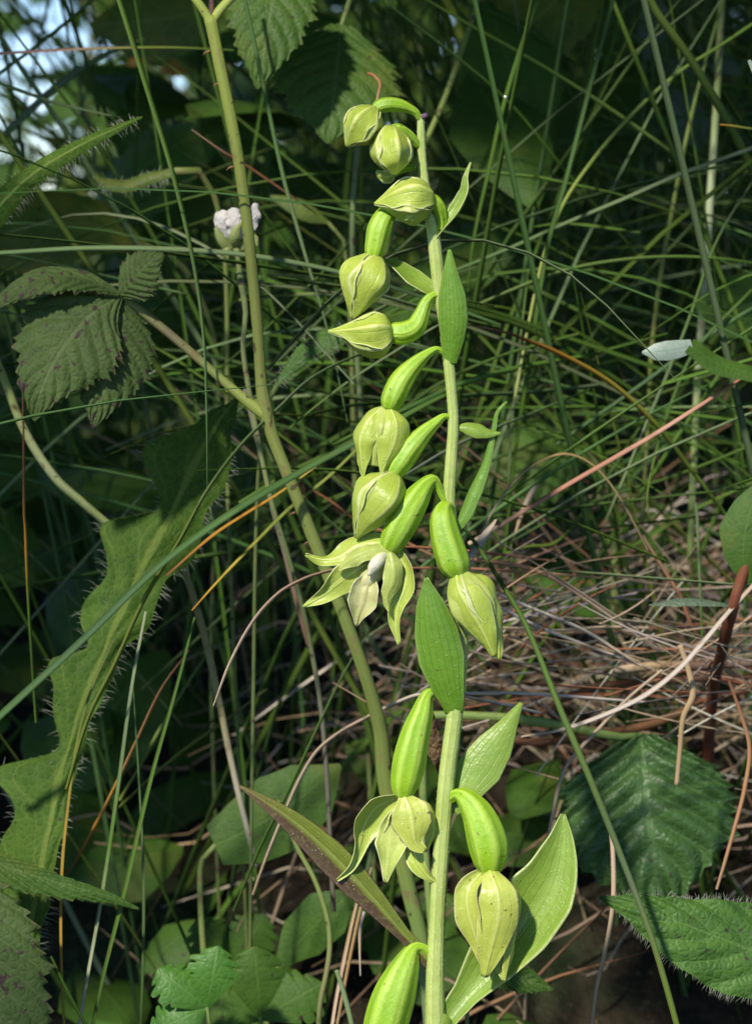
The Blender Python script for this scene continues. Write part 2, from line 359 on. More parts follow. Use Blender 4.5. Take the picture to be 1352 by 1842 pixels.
h_ = mb.build('hairs', M['hair'], orchid); h_['kind'] = 'stuff'
mb = MB(); tube(mb, [(758, 212, 2, 4), (763, 209, 3, 5), (766, 206, 4, 5), (768, 203, 4, 1)], 8, 8); mb.build('tip_bud', M['dark_bud'], orchid)
def flower(path, n=44, ribs=6, amp=.10):
    return tube(MB(), path, n, 36, ribs, amp).build('flower', M['ovary'], orchid)
def tep(fl, path, wd, face=(0, 0, 1), cup=45, name='sepal', mat='tepal', **kw):
    mb = MB(); sheet(mb, path, wd, face=face, cup=cup, nu=kw.pop('nu', 9), nv=kw.pop('nv', 30), keel=kw.pop('keel', 1.4), rim=kw.pop('rim', 1.2), wave=kw.pop('wave', (1.8 + RNG.random(), 3.2)), rough=kw.pop('rough', .5), **kw)
    o = mb.build(name, M[mat], fl); sol = o.modifiers.new('thickness', 'SOLIDIFY'); sol.thickness = 0.00006; sol.offset = 0
    return o
def bud(fl, axis, shells, mat='tepal'):
    """closed flower: overlapping keeled shells round one axis; shells = (name, angle, half angle, radius scale, start, end)"""
    nv, nu = 34, 22
    for (name, th0, ha, rs, t0, t1) in shells:
        p = spline(axis, 80); tt = np.linspace(t0, t1, nv) * 79
        q = np.stack([np.interp(tt, np.arange(80), p[:, i]) for i in range(4)], 1)
        t = tangents(q[:, :3]); e1 = nrm(np.array([0, 0, 1.0]) - t * t[:, 2:3]); e2 = np.cross(t, e1)
        u = np.linspace(-1, 1, nu); v = np.linspace(0, 1, nv)
        a0 = math.radians(th0); h = math.radians(ha)
        hv = h * (0.75 + .35 * np.sin(np.pi * np.clip(v * 1.1, 0, 1)))
        ph = a0 + u[None, :] * hv[:, None] + (0.09 * np.sin(5 * v + th0) + .05 * np.sin(17 * v + th0))[:, None] * np.abs(u)[None, :]
        seed = th0 * .7 + axis[0][0]; au = np.abs(u)[None, :]; bell = np.sin(np.pi * np.clip(v * .95 + .03, 0, 1))[:, None]
        R = q[:, 3:4] * .95 * rs * (1 + bell * (.15 - .10 * au - .20 * np.sin(np.pi * au) ** .8 + .08 * np.exp(-(au / .08) ** 2)) + .07 * au ** 10)
        R = R * (1 + .05 * np.sin(6 * v + seed)[:, None] * np.cos(2.6 * u + seed)[None, :] + .03 * np.sin(13 * v - 2 * seed)[:, None] * np.sin(4.3 * u + seed)[None, :] + .022 * (RNG.random((nv, nu)) - .5))
        P = q[:, None, :3] + R[..., None] * (np.cos(ph)[..., None] * e1[:, None] + np.sin(ph)[..., None] * e2[:, None])
        mb = MB(); mb.add(W(P.reshape(-1, 3)), grid_faces(nv, nu), np.stack([np.tile((u + 1) / 2, nv), np.repeat(v, nu)], 1))
        o = mb.build(name, M[mat if name == 'sepal' else 'petal'], fl)
        sol = o.modifiers.new('thickness', 'SOLIDIFY'); sol.thickness = 0.00012; sol.offset = 0
SH5 = lambda r: [('petal', r + 60, 62, .84, .02, .96), ('petal', r - 60, 62, .85, .02, .95), ('petal', r + 180, 60, .83, .02, .93),
                 ('sepal', r + 125, 66, .99, 0, 1.0), ('sepal', r - 125, 66, .985, 0, 1.0), ('sepal', r, 66, 1.03, 0, 1.0)]
# 1 topmost
f = flower([(754, 214, 0, 5), (748, 203, 3, 7), (737, 196, 6, 8.5), (720, 190, 9, 12), (700, 188, 12, 13.5), (684, 191, 13, 13), (672, 199, 14, 9)])
bud(f, [(677, 196, 14, 10), (668, 207, 16, 27), (655, 223, 17, 35), (642, 240, 18, 29), (630, 254, 18, 13), (623, 264, 18, 2)], SH5(-28))
# 2
f = flower([(752, 262, 2, 6), (742, 250, 8, 8.5), (730, 240, 14, 10), (714, 234, 22, 12), (702, 237, 26, 9)])
bud(f, [(703, 230, 22, 14), (702, 248, 28, 30), (704, 270, 32, 36), (707, 292, 34, 30), (709, 307, 34, 12), (710, 314, 34, 2)], SH5(18))
# small half hidden bud behind
f = flower([(746, 300, -20, 6), (720, 305, -26, 8), (705, 312, -28, 8)])
bud(f, [(706, 312, -28, 9), (696, 316, -28, 15), (686, 314, -26, 9), (677, 308, -24, 2)], SH5(10)[3:])
# 3
f = flower([(794, 412, 4, 7), (795, 393, 9, 9), (789, 373, 16, 12), (776, 361, 22, 13), (764, 358, 25, 9)])
bud(f, [(779, 362, 22, 12), (766, 361, 26, 30), (742, 360, 29, 41), (715, 362, 31, 31), (692, 364, 31, 14), (673, 367, 31, 2)], SH5(-35))
tep(f, [(752, 372, 50, ), (742, 386, 52), (733, 394, 50), (728, 396, 46)], [14, 16, 9, 2], face=(0, .4, .9), cup=50)
# 4
f = flower([(770, 395, -6, 6), (740, 378, -2, 8), (712, 376, 6, 12), (694, 388, 10, 18), (683, 410, 13, 21.5), (677, 436, 14, 20), (673, 456, 14, 17), (672, 468, 14, 11)])
bud(f, [(673, 461, 14, 17), (667, 478, 17, 36), (657, 500, 20, 45), (648, 524, 21, 34), (640, 552, 21, 17), (634, 573, 20, 3)], SH5(40))
# 5
f = flower([(790, 532, 0, 7), (777, 533, 4, 8), (766, 545, 8, 10.5), (758, 566, 12, 14), (747, 588, 15, 18.5), (727, 599, 17, 20.5), (709, 599, 17, 19), (697, 598, 17, 13)])
bud(f, [(702, 599, 17, 20), (692, 600, 19, 36), (671, 602, 21, 40), (646, 601, 22, 29), (617, 598, 22, 12), (590, 596, 20, 2)], SH5(-20))
mb = MB(); sheet(mb, [(688, 563, 8), (668, 566, 12), (645, 577, 16), (622, 590, 18)], [3, 8, 7, 2], face=(0, -.5, .8), cup=30, nu=5, nv=20); mb.build('petal', M['brown_leaf'], f)
# 6
f = flower([(800, 636, 2, 4), (786, 628, 5, 5.5), (768, 637, 9, 9), (745, 657, 14, 15), (724, 682, 18, 20.5), (711, 706, 20, 21.5), (703, 725, 20, 19), (699, 737, 20, 12)])
bud(f, [(697, 732, 16, 14), (688, 760, 14, 36), (682, 790, 14, 36), (676, 820, 14, 24), (670, 850, 14, 8)], [('petal', 0, 70, .8, .02, .9), ('petal', 180, 90, .8, .02, .9)])
tep(f, [(690, 733, 22), (662, 755, 34), (648, 790, 36), (650, 825, 32), (653, 860, 26)], [8, 22, 26, 14, 2], face=(-.55, -.1, .8), cup=62)
tep(f, [(690, 733, 10), (664, 752, -4), (642, 785, 0), (646, 825, 10), (653, 858, 18)], [8, 20, 22, 12, 2], face=(-.8, 0, -.4), cup=50)
tep(f, [(702, 734, 30), (712, 762, 46), (708, 795, 48), (695, 828, 42), (686, 856, 36)], [10, 29, 33, 17, 2], face=(.3, -.1, .95), cup=58)
# 7
f = flower([(812, 752, 2, 4), (799, 749, 5, 6), (784, 760, 9, 9.5), (762, 780, 15, 15), (738, 808, 20, 20), (720, 834, 22, 19.5), (709, 850, 22, 15), (704, 858, 22, 10)])
bud(f, [(709, 853, 20, 14), (701, 868, 24, 32), (687, 889, 27, 46), (668, 916, 27, 38), (652, 942, 26, 20), (640, 968, 24, 3)], SH5(28))
# pedicel going off behind
tube(MB(), [(806, 893, -4, 5), (790, 884, -8, 5), (760, 868, -12, 4.5), (725, 856, -14, 4), (715, 852, -14, 3)], 20, 10).build('pedicel', M['stem'], orchid)
# 8 open flower
f = flower([(800, 900, 4, 7), (793, 888, 8, 6.5), (787, 873, 12, 7.5), (779, 863, 16, 10), (768, 870, 19, 14), (748, 898, 24, 23.5), (728, 932, 28, 27), (712, 962, 30, 25), (702, 982, 30, 20), (697, 992, 30, 12)])
tep(f, [(702, 978, 24), (672, 976, 22), (640, 982, 20), (612, 1000, 20), (582, 1007, 16), (549, 999, 14)], [12, 23, 29, 20, 11, 1], face=(-.2, -.45, .75), cup=32, mat='tepal', wave=(2.2, 6))
tep(f, [(706, 990, 40), (672, 988, 46), (636, 1002, 46), (608, 1026, 40)], [12, 16, 17, 3], face=(-.1, -.5, .85), cup=45, name='petal', mat='petal', fold=6)
tep(f, [(690, 1000, 14), (650, 1020, 20), (612, 1046, 24), (582, 1070, 26), (545, 1092, 26)], [10, 26, 28, 14, 1.5], face=(.1, .2, .95), cup=-26, mat='tepal', wave=(1.8, 6))
tep(f, [(702, 992, 42), (709, 1020, 52), (707, 1047, 52), (696, 1072, 48), (700, 1102, 46)], [9, 17, 19, 11, 1.5], face=(.3, -.05, .9), cup=50, name='petal', mat='petal')
tep(f, [(714, 992, 22), (728, 1022, 28), (729, 1050, 30), (717, 1085, 28), (711, 1120, 28), (717, 1160, 30)], [9, 19, 22, 14, 11, 2], face=(-.35, .1, .9), cup=-44, mat='tepal', wave=(2, 5))
mb = MB(); tube(mb, [(697, 990, 30, 8), (691, 998, 38, 7), (683, 1006, 46, 11), (675, 1015, 52, 12.5), (669, 1024, 55, 10), (665, 1031, 57, 5), (661, 1034, 59, 2)], 24, 20, 2, .34, None, True, False, .10); mb.build('anther', M['anther'], f)
mb = MB(); tube(mb, [(692, 1006, 14, 12), (678, 1024, 20, 16), (664, 1040, 28, 17), (655, 1052, 32, 14), (648, 1058, 34, 6)], 20, 16, 0, 0, None, True, False, .04); mb.build('lip_cup', M['lip'], f)
tep(f, [(664, 1042, 34), (657, 1062, 44), (652, 1085, 42), (645, 1106, 36), (641, 1126, 30)], [12, 25, 27, 13, 1.5], face=(-.05, -.2, 1), cup=-50, name='lip', mat='lip', keel=4, wave=(2, 3), rim=3)
# 9 right middle
f = flower([(808, 918, 2, 11), (800, 915, 12, 15), (796, 930, 20, 22), (800, 960, 26, 26), (810, 995, 30, 28.5), (819, 1020, 32, 27), (825, 1036, 32, 17)])
bud(f, [(823, 1032, 28, 18), (834, 1056, 32, 38), (848, 1084, 36, 45), (864, 1116, 38, 36), (880, 1148, 40, 22), (893, 1180, 40, 5)], [('petal', 180, 85, .85, .02, .92), ('petal', 60, 60, .9, .02, .92), ('petal', -60, 60, .9, .02, .95)])
tep(f, [(820, 1032, 46), (826, 1062, 66), (845, 1095, 74), (868, 1135, 66), (889, 1182, 52)], [15, 34, 36, 22, 4], face=(-.25, .05, .95), cup=55)
tep(f, [(842, 1034, 38), (872, 1052, 52), (884, 1088, 56), (893, 1130, 52), (898, 1187, 46)], [10, 23, 24, 17, 3], face=(.5, -.1, .85), cup=55)
# 10 lower left
f = flower([(806, 1262, -4, 8), (785, 1248, 2, 9), (769, 1250, 8, 11), (758, 1285, 14, 20), (746, 1325, 19, 26), (737, 1365, 22, 29), (730, 1400, 22, 27), (726, 1420, 22, 22), (725, 1436, 22, 14)], 60)
tep(f, [(716, 1434, 20), (676, 1452, 12), (653, 1488, 10), (645, 1525, 16), (630, 1558, 22), (605, 1583, 24)], [10, 30, 33, 15, 9, 1.5], face=(.5, .2, .85), cup=-58, wave=(1.5, 4))
tep(f, [(726, 1430, 34), (737, 1458, 46), (742, 1492, 50), (748, 1518, 46), (764, 1531, 42)], [10, 33, 37, 20, 5], face=(.05, -.05, 1), cup=16, mat='tepal_spot', wave=(1.4, 5))
tep(f, [(716, 1455, 8), (706, 1495, 10), (702, 1530, 14), (697, 1560, 16), (693, 1587, 18)], [10, 24, 29, 15, 3], face=(-.1, .2, .9), cup=-30, name='petal', mat='petal', wave=(2.2, 5))
tep(f, [(740, 1470, 2), (742, 1520, 8), (752, 1553, 14), (771, 1578, 14), (792, 1592, 12)], [8, 14, 18, 12, 1.5], face=(-.4, .1, .9), cup=-30, wave=(2, 5))
tep(f, [(744, 1438, 16), (772, 1462, 18), (778, 1496, 18), (764, 1532, 18)], [8, 18, 16, 3], face=(.6, -.1, .7), cup=50, name='petal', mat='tepal_spot')
# 11 lower right
f = flower([(806, 1440, 0, 9), (822, 1430, 10, 12), (838, 1438, 18, 19), (858, 1464, 26, 28), (872, 1500, 30, 34), (879, 1530, 32, 34), (880, 1556, 32, 27), (879, 1574, 32, 15)], 60)
bud(f, [(878, 1570, 22, 14), (880, 1610, 22, 32), (882, 1650, 22, 32), (884, 1700, 24, 16), (886, 1745, 26, 4)], [('petal', 0, 80, .85, 0, .95), ('petal', 180, 95, .9, 0, 1)])
tep(f, [(880, 1566, 52), (894, 1605, 76), (896, 1645, 78), (884, 1700, 66), (871, 1758, 50)], [14, 35, 39, 26, 6], face=(.05, -.1, 1), cup=30, mat='tepal_spot', wave=(1.8, 5))
tep(f, [(866, 1570, 44), (842, 1600, 58), (841, 1635, 60), (856, 1690, 52), (870, 1740, 44)], [9, 22, 24, 14, 2], face=(-.35, 0, .95), cup=-40, mat='tepal_spot')
tep(f, [(900, 1573, 36), (926, 1606, 44), (930, 1645, 48), (920, 1700, 46), (906, 1768, 42)], [9, 17, 17, 13, 3], face=(.75, 0, .6), cup=55, mat='tepal_spot')
tep(f, [(884, 1690, 30), (892, 1720, 34), (903, 1762, 36)], [8, 11, 2], face=(.1, 0, 1), cup=40, name='petal')
# 12 bottom left, mostly below the frame
f = flower([(772, 1714, -2, 9), (756, 1705, 2, 10), (743, 1708, 6, 13), (729, 1738, 12, 25), (712, 1782, 18, 36), (698, 1826, 22, 39), (688, 1870, 24, 37), (682, 1900, 24, 30), (680, 1920, 24, 16)], 60)
bud(f, [(680, 1912, 24, 18), (678, 1950, 26, 46), (678, 2000, 26, 44), (680, 2060, 26, 14), (680, 2090, 26, 2)], SH5(20)[3:])
# bracts
def bract(path, wd, mat='bract', **kw):
    mb = MB(); kw.setdefault('nu', 10); kw.setdefault('nv', 50); sheet(mb, path, wd, **kw)
    o = mb.build('bract', M[mat], orchid); sol = o.modifiers.new('thickness', 'SOLIDIFY'); sol.thickness = 0.00018; sol.offset = 0; return o
bract([(784, 428, 4), (800, 408, 10), (824, 380, 14), (840, 346, 16), (840, 320, 14), (846, 292, 10)], [5, 11, 17, 15, 8, 1.5], 'bract_pale', face=(-.75, -.3, .55), cup=-55, fold=-12)
bract([(808, 655, 8), (811, 625, 16), (814, 580, 26), (812, 530, 32), (809, 485, 34), (808, 449, 33)], [11, 21, 26, 24, 13, 2.5], 'bract', face=(-.1, -.15, 1), cup=40)
bract([(792, 540, -8), (768, 520, -14), (738, 500, -20), (708, 476, -22), (686, 468, -24)], [6, 22, 25, 17, 3], 'bract_pale', face=(.35, -.55, .5), cup=-30)
bract([(820, 770, -2), (836, 769, 0), (858, 774, 2), (880, 780, 2), (900, 779, 2)], [3, 11, 14, 7, 1], 'bract_pale', face=(.1, -.3, 1), cup=45)
bract([(812, 955, 0), (826, 938, 0), (846, 893, -2), (872, 832, -4), (886, 772, -6), (893, 742, -6), (911, 722, -6)], [8, 15, 15, 10, 7, 5, 1.5], 'bract', face=(-.6, .1, .7), cup=35, fold=15)
bract([(816, 1285, 10), (812, 1262, 18), (800, 1215, 30), (786, 1150, 40), (774, 1090, 44), (766, 1039, 42)], [15, 30, 42, 40, 27, 3], 'bract', face=(-.1, -.1, 1), cup=30, wave=(1.3, 4))
bract([(812, 1460, -6), (826, 1438, -8), (858, 1388, -12), (902, 1322, -16), (924, 1285, -18), (937, 1264, -18)], [12, 30, 41, 34, 17, 3], 'bract_pale', face=(-.1, -.2, 1), cup=25, wave=(1, 3))
bract([(778, 1735, 4), (760, 1715, 8), (725, 1678, 14), (668, 1612, 20), (600, 1540, 22), (530, 1478, 20), (470, 1437, 18), (431, 1414, 16)], [16, 15, 26, 37, 38, 30, 17, 2.5], 'bract_purple', face=(.15, -.3, 1), cup=-22, fold=36)
bract([(792, 1850, -4), (806, 1830, -4), (868, 1752, -14), (935, 1670, -18), (985, 1590, -18), (1006, 1520, -22), (1012, 1464, -30)], [18, 26, 48, 62, 62, 36, 4], 'bract_pale', face=(.1, -.35, .9), cup=-34, fold=-8)
bract([(796, 1860, 6), (800, 1845, 10), (800, 1832, 12), (797, 1824, 12)], [10, 13, 9, 2], 'bract_pale', face=(0, 0, 1), cup=55)
# ------------------------------------------------------------------ stalk plant left of the orchid
GRN = (.15, .21, .045); YEL = (.22, .26, .05)
o0 = W([(790, 2500, Z(3))])[0]
st = empty('bramble', o0); tag(st, 'long slanting green stalk with forked top and leaf branch crossing left of the orchid', 'plant')
zc = Z(2.2)
mb = tube(MB(), [(378, 28, zc, 12), (384, 60, zc, 11), (395, 115, zc, 11), (413, 200, zc, 10.5), (428, 280, zc, 10.5), (442, 380, zc, 10.5), (453, 480, zc, 10), (464, 600, zc, 10), (470, 690, zc, 10.5), (477, 735, zc, 13),
      (492, 790, zc, 11), (520, 860, zc, 11), (562, 965, zc, 11.5), (610, 1085, zc, 11.5), (655, 1210, zc, 12), (683, 1310, zc, 13.5), (692, 1400, zc, 15), (712, 1500, zc, 15), (737, 1610, zc, 14.5), (757, 1690, zc, 14), (775, 1842, zc, 15), (790, 2500, Z(3), 17)],
      170, 14, 5, .05, [(0.211, 0.257, 0.047), (0.179, 0.218, 0.039), (0.148, 0.172, 0.035), (0.133, 0.156, 0.035), (0.172, 0.203, 0.047), (0.164, 0.211, 0.047), (0.117, 0.148, 0.031), (0.148, 0.187, 0.039), (0.133, 0.195, 0.047), (0.125, 0.187, 0.094), (0.125, 0.187, 0.101), (0.094, 0.156, 0.078), (0.078, 0.125, 0.062)], True, False, .06)
mb.build('stem', M['stalk'], st)
tube(MB(), [(380, 40, zc, 9), (362, 12, zc, 8), (340, -18, zc - 4, 8), (320, -70, zc - 20, 7)], 16, 10, col=[(.27, .33, .06)]).build('branch', M['stalk'], st)
tube(MB(), [(380, 40, zc, 9), (396, 18, zc, 9), (424, -14, zc - 6, 8), (460, -70, zc - 30, 7)], 16, 10, col=[(.27, .33, .06)]).build('branch', M['stalk'], st)
tube(MB(), [(381, 34, zc, 6), (381, 0, zc, 5), (380, -60, zc, 4)], 10, 8, col=[(.08, .04, .03)]).build('branch', M['stalk'], st)
mb = tube(MB(), [(479, 748, zc, 11), (452, 728, zc, 10), (400, 684, zc - 5, 8), (330, 622, zc - 12, 8), (262, 566, zc - 20, 8), (215, 532, zc - 20, 7)], 40, 12, col=[(.22, .26, .05), (.16, .2, .05), (.12, .1, .05), (.15, .19, .05)]); mb.build('leaf_stalk', M['stalk'], st)
for (x, y) in ((386, 92), (404, 150), (428, 300), (540, 922), (566, 975)):
    tube(MB(), [(x - 8, y, zc, 3), (x - 16, y + 2, zc, 1.8), (x - 21, y + 7, zc, .3)], 6, 6, col=[(.2, .1, .05)]).build('prickle', M['stalk'], st)
br = dict(teeth=(17, .14), pleat=(8, 2.6, 5), nu=16, nv=110)
def leafpart(parent, path, wl, mat, wr=None, name='leaf', **kw):
    mb = MB(); P = sheet(mb, path, wl, wr, **kw); return mb.build(name, M[mat], parent), P
leafpart(st, [(218, 532, zc), (170, 560, zc + 20), (110, 630, zc + 50), (75, 700, zc + 60), (62, 757, zc + 55)], [10, 86, 118, 96, 52, 3], 'bramble_dull', face=(-.1, -.2, 1), cup=28, wave=(1.5, 8), **br)
leafpart(st, [(218, 540, zc - 10), (212, 600, zc), (192, 680, zc + 20), (168, 770, zc + 24)], [8, 74, 92, 78, 40, 3], 'bramble_dull', face=(.15, -.1, 1), cup=30, **br)
leafpart(st, [(218, 530, zc + 4), (235, 508, zc + 20), (262, 478, zc + 36), (294, 456, zc + 40)], [14, 50, 54, 36, 4], 'bramble_dull', face=(-.2, -.4, .9), cup=30, **br)
leafpart(st, [(216, 528, zc + 4), (150, 500, zc + 20), (70, 500, zc + 40), (-30, 560, zc + 50)], [8, 34, 46, 30, 4], 'bramble_dull', face=(-.1, -.7, .6), cup=35, **br)
# ------------------------------------------------------------------ leaves as things
def leaf(name, label, cat, path, wl, mat, wr=None, stalk=None, hair=None, group=None, scol=(.14, .18, .05), **kw):
    """a leaf on its stalk: empty > leaf_blade, stalk, hairs; the stalk starts at the ground"""
    if stalk:
        stalk = list(stalk); x_, y_, z_, r_ = stalk[-1]
        if y_ > 0:
            while True:
                w_ = W([(x_, y_, z_)])[0]
                if w_[2] < gz(w_[0], w_[1]) or y_ > 3200: break
                y_ += 60; x_ += random.uniform(-4, 9)
            if y_ > stalk[-1][1]: stalk.append((x_, y_, z_, r_ * .6))
    loc = W([stalk[-1][:3]])[0] if stalk else W([path[0]])[0]
    e = empty(name, loc); tag(e, label, cat, group)
    o, P = leafpart(e, path, wl, mat, wr, 'leaf_blade', **kw)
    if stalk: tube(MB(), stalk, 34, 8, col=[scol]).build('leaf_stalk', M['stalk'], e)
    if hair:
        mb = MB(); edge_hairs(mb, P, hair[0], hair[1], hair[2], mid=hair[3]); h = mb.build('hairs', M['hair'], e); h['kind'] = 'stuff'
    return e
LF = dict(nu=12, nv=60)
z = Z(4.5)
leaf('bramble_leaf', 'mid green toothed bramble leaf hanging beside the fork of the slanting stalk', 'leaf', [(505, -90, z - 80), (492, -20, z), (478, 70, z + 40), (463, 160, z + 50)], [60, 95, 92, 62, 3], 'bramble', stalk=[(505, -90, z - 80, 5), (540, -180, z - 150, 6), (700, -300, z - 300, 7)], face=(0, -.15, 1), cup=24, **br)
z = Z(6)
leaf('bramble_leaf', 'broad dark green toothed bramble leaf behind the topmost orchid bud', 'leaf', [(614, 44, z - 60), (608, 100, z + 10), (600, 170, z + 70), (590, 258, z + 110)], [30, 118, 138, 92, 4], 'bramble', stalk=[(614, 46, z - 60, 4), (640, -40, z - 120, 5), (700, -300, z - 300, 7)], face=(.08, -.45, .9), cup=28, **br)
z = Z(13)
leaf('broad_leaf', 'large yellow green blurred leaf at the top edge left of the forked stalk', 'leaf', [(392, 10, z), (320, 30, z + 20), (240, 40, z + 30), (160, 45, z)], [20, 66, 76, 50, 4], 'yellow_leaf', stalk=[(392, 10, z, 6), (480, -40, z - 50, 7), (600, -200, z - 100, 8)], face=(.2, -.2, 1), cup=25, **LF)
z = Z(17)
leaf('broad_leaf', 'dim olive leaf below the large yellow green leaf, left of the slanting stalk', 'leaf', [(345, 190, z), (280, 175, z + 20), (200, 150, z + 20), (130, 118, z)], [12, 44, 50, 34, 4], 'smooth', stalk=[(345, 190, z, 5), (420, 260, z - 20, 6), (470, 420, z - 30, 7)], face=(.1, -.3, 1), cup=25, **LF)
z = Z(9)
leaf('broad_leaf', 'wide yellow green leaf above the spotted lobed leaf at the left edge', 'leaf', [(260, 440, z - 30), (170, 405, z), (70, 405, z + 20), (-60, 440, z + 20)], [8, 56, 84, 80, 40], 'yellow_leaf', stalk=[(260, 440, z - 30, 5), (330, 480, z - 60, 6), (390, 640, z - 90, 4), (380, 1200, z - 120, 4)], scol=(.07, .10, .025), face=(.1, -.5, .8), cup=20, wave=(1.3, 6), **LF)
z = Z(12)
leaf('broad_leaf', 'large dim green leaf at the top edge right of the orchid tip', 'leaf', [(1060, -60, z - 60), (1000, 0, z), (930, 62, z + 30), (845, 122, z + 20)], [30, 84, 92, 58, 3], 'yellow_leaf', stalk=[(1060, -60, z - 60, 6), (1120, -160, z - 90, 7)], face=(-.1, -.3, 1), cup=25, teeth=(14, .08), nu=12, nv=80)
z = Z(14)
leaf('broad_leaf', 'big dark leaf in shade behind the white flower', 'leaf', [(420, 330, z), (360, 320, z + 20), (290, 300, z + 30), (230, 290, z)], [20, 84, 100, 66, 4], 'smooth', stalk=[(420, 330, z, 6), (470, 420, z - 30, 7), (490, 900, z - 90, 4)], scol=(.07, .10, .025), face=(.1, -.2, 1), cup=20, **LF)
z = Z(11)
leaf('broad_leaf', 'dark veined leaf in shade beside the thin upright bract', 'leaf', [(1050, 800, z), (990, 820, z + 20), (920, 850, z + 30), (830, 890, z + 10)], [10, 74, 92, 60, 4], 'smooth', stalk=[(1050, 800, z, 5), (1100, 900, z - 30, 6), (1100, 1300, z - 60, 7)], face=(0, -.3, 1), cup=15, pleat=(7, 2, 5), teeth=(14, .08), nu=12, nv=80)
z = Z(9)
leaf('yellowed_leaf', 'small yellow leaf scrap between white flower and lower bramble leaf', 'leaf', [(590, 400, z), (560, 386, z + 6), (525, 368, z + 6), (486, 352, z)], [3, 14, 18, 12, 2], 'yellow_leaf', stalk=[(590, 400, z, 3), (620, 440, z - 20, 3), (640, 900, z - 30, 5)], face=(0, -.3, 1), cup=20, nu=6, nv=24)
z = Z(22)
leaf('orange_leaf', 'orange autumn leaf scrap at the top between the two leaf masses', 'leaf', [(350, 125, z), (330, 122, z), (310, 122, z), (290, 130, z)], [4, 16, 17, 3], 'orange_leaf', stalk=[(350, 125, z, 3), (380, 160, z, 3), (420, 400, z, 5)], face=(0, -.3, 1), cup=30, nu=6, nv=24)
leaf('orange_leaf', 'smaller orange leaf scrap nearer the sky gap', 'leaf', [(262, 112, z), (245, 112, z), (228, 116, z)], [3, 11, 12, 2], 'orange_leaf', stalk=[(262, 112, z, 3), (290, 150, z, 3), (330, 400, z, 5)], face=(0, -.3, 1), cup=30, nu=6, nv=24)
# hairy leaves
z = Z(3.6)
def lob(v):   # outline of the lobed hairy leaf, left side
    b = np.interp(v, [0, .1, .2, .4, .6, .8, .92, 1], [24, 60, 84, 46, 50, 50, 34, 4]) + 3 * math.sin(61 * v) + 2 * math.sin(113 * v)
    for c, wd, a in ((.335, .030, 62), (.50, .028, 38), (.60, .03, 22), (.72, .035, 50), (.87, .04, 52)): b += a * math.exp(-((v - c) / wd) ** 2)
    for c, wd, a in ((.395, .03, 30), (.55, .022, 22), (.79, .03, 28)): b -= a * math.exp(-((v - c) / wd) ** 2)
    return max(b, 2)
def rob(v):
    b = np.interp(v, [0, .1, .22, .4, .55, .7, .85, .94, 1], [18, 20, 24, 26, 32, 52, 60, 40, 4]) + 2.5 * math.sin(53 * v) + 2 * math.sin(97 * v)
    for c, wd, a in ((.62, .03, 14), (.76, .04, 22), (.90, .04, 16)): b += a * math.exp(-((v - c) / wd) ** 2)
    return max(b, 2)
leaf('hairy_leaf', 'long lobed hairy leaf with pale midrib rising at the left edge', 'leaf', [(40, 1800, z + 110), (62, 1640, z + 110), (92, 1480, z + 90), (130, 1320, z + 60), (188, 1170, z + 30), (250, 1035, z), (318, 900, z - 40), (385, 770, z - 90), (425, 715, z - 110)],
     lob, 'hairy', wr=rob, stalk=[(44, 1790, z + 110, 13), (30, 1900, z + 80, 13), (20, 2300, z + 40, 14)], scol=(.3, .34, .1), hair=(400, 22, .42, 200), face=[(.1, -.1, 1), (.1, -.1, 1), (.0, -.2, 1), (.2, -.3, .9), (.3, -.3, .8)], cup=22, fold=4, wave=(5, 10), nu=14, nv=170, rough=1.0, pleat=(9, 1.5, 4))
z = Z(3)
leaf('hairy_leaf', 'narrow hairy leaf arching in from the upper left edge', 'leaf', [(-60, 450, z + 40), (-5, 375, z + 40), (60, 312, z + 30), (150, 258, z + 10), (215, 228, z), (256, 210, z - 20)], [26, 28, 20, 17, 11, 2], 'hairy', stalk=[(-60, 450, z + 40, 12), (-120, 560, z + 30, 13), (-160, 1400, z, 14)], hair=(150, 17, .42, 40), face=(.3, -.5, .8), cup=30, fold=15, nu=8, nv=60)
z = Z(6)
leaf('hairy_leaf', 'short hairy rolled leaf with a brown withered tip under the arching hairy leaf', 'leaf', [(310, 308, z), (270, 316, z), (225, 330, z), (182, 322, z), (170, 310, z)], [10, 13, 15, 15, 3], 'yellow_leaf', stalk=[(310, 308, z, 7), (350, 300, z - 20, 7), (400, 400, z - 60, 5), (410, 900, z - 100, 4)], scol=(.10, .13, .03), hair=(70, 14, .7, 30), face=(.1, -.6, .7), cup=55, nu=8, nv=40)
z = Z(1.4)
P_ = leaf('hairy_leaf', 'pointed hairy deep green leaf entering at the lower right corner', 'leaf', [(1420, 1735, z - 30), (1340, 1705, z - 10), (1230, 1662, z + 10), (1140, 1628, z + 10), (1076, 1612, z)], [72, 92, 80, 44, 3], 'hairy_deep', wr=[70, 92, 62, 30, 2], stalk=[(1420, 1735, z - 30, 10), (1520, 1790, z - 60, 11), (1600, 2200, z - 60, 12)], hair=(330, 13, .42, 120), face=(0, -.35, .95), cup=20, nu=14, nv=90, pleat=(5, 1.8, 7), wave=(3, 4), rough=.8)
z = Z(4)
leaf('hairy_leaf', 'small bristly leaf behind the fifth bud, left of the orchid stem', 'leaf', [(500, 690, z), (530, 650, z), (570, 615, z), (640, 590, z), (690, 580, z)], [4, 16, 22, 18, 3], 'hairy_deep', stalk=[(500, 690, z, 5), (470, 760, z - 40, 3.5), (455, 1300, z - 80, 3.5)], scol=(.08, .11, .03), hair=(110, 14, .45, 60), face=(-.1, -.5, .8), cup=25, nu=8, nv=40)
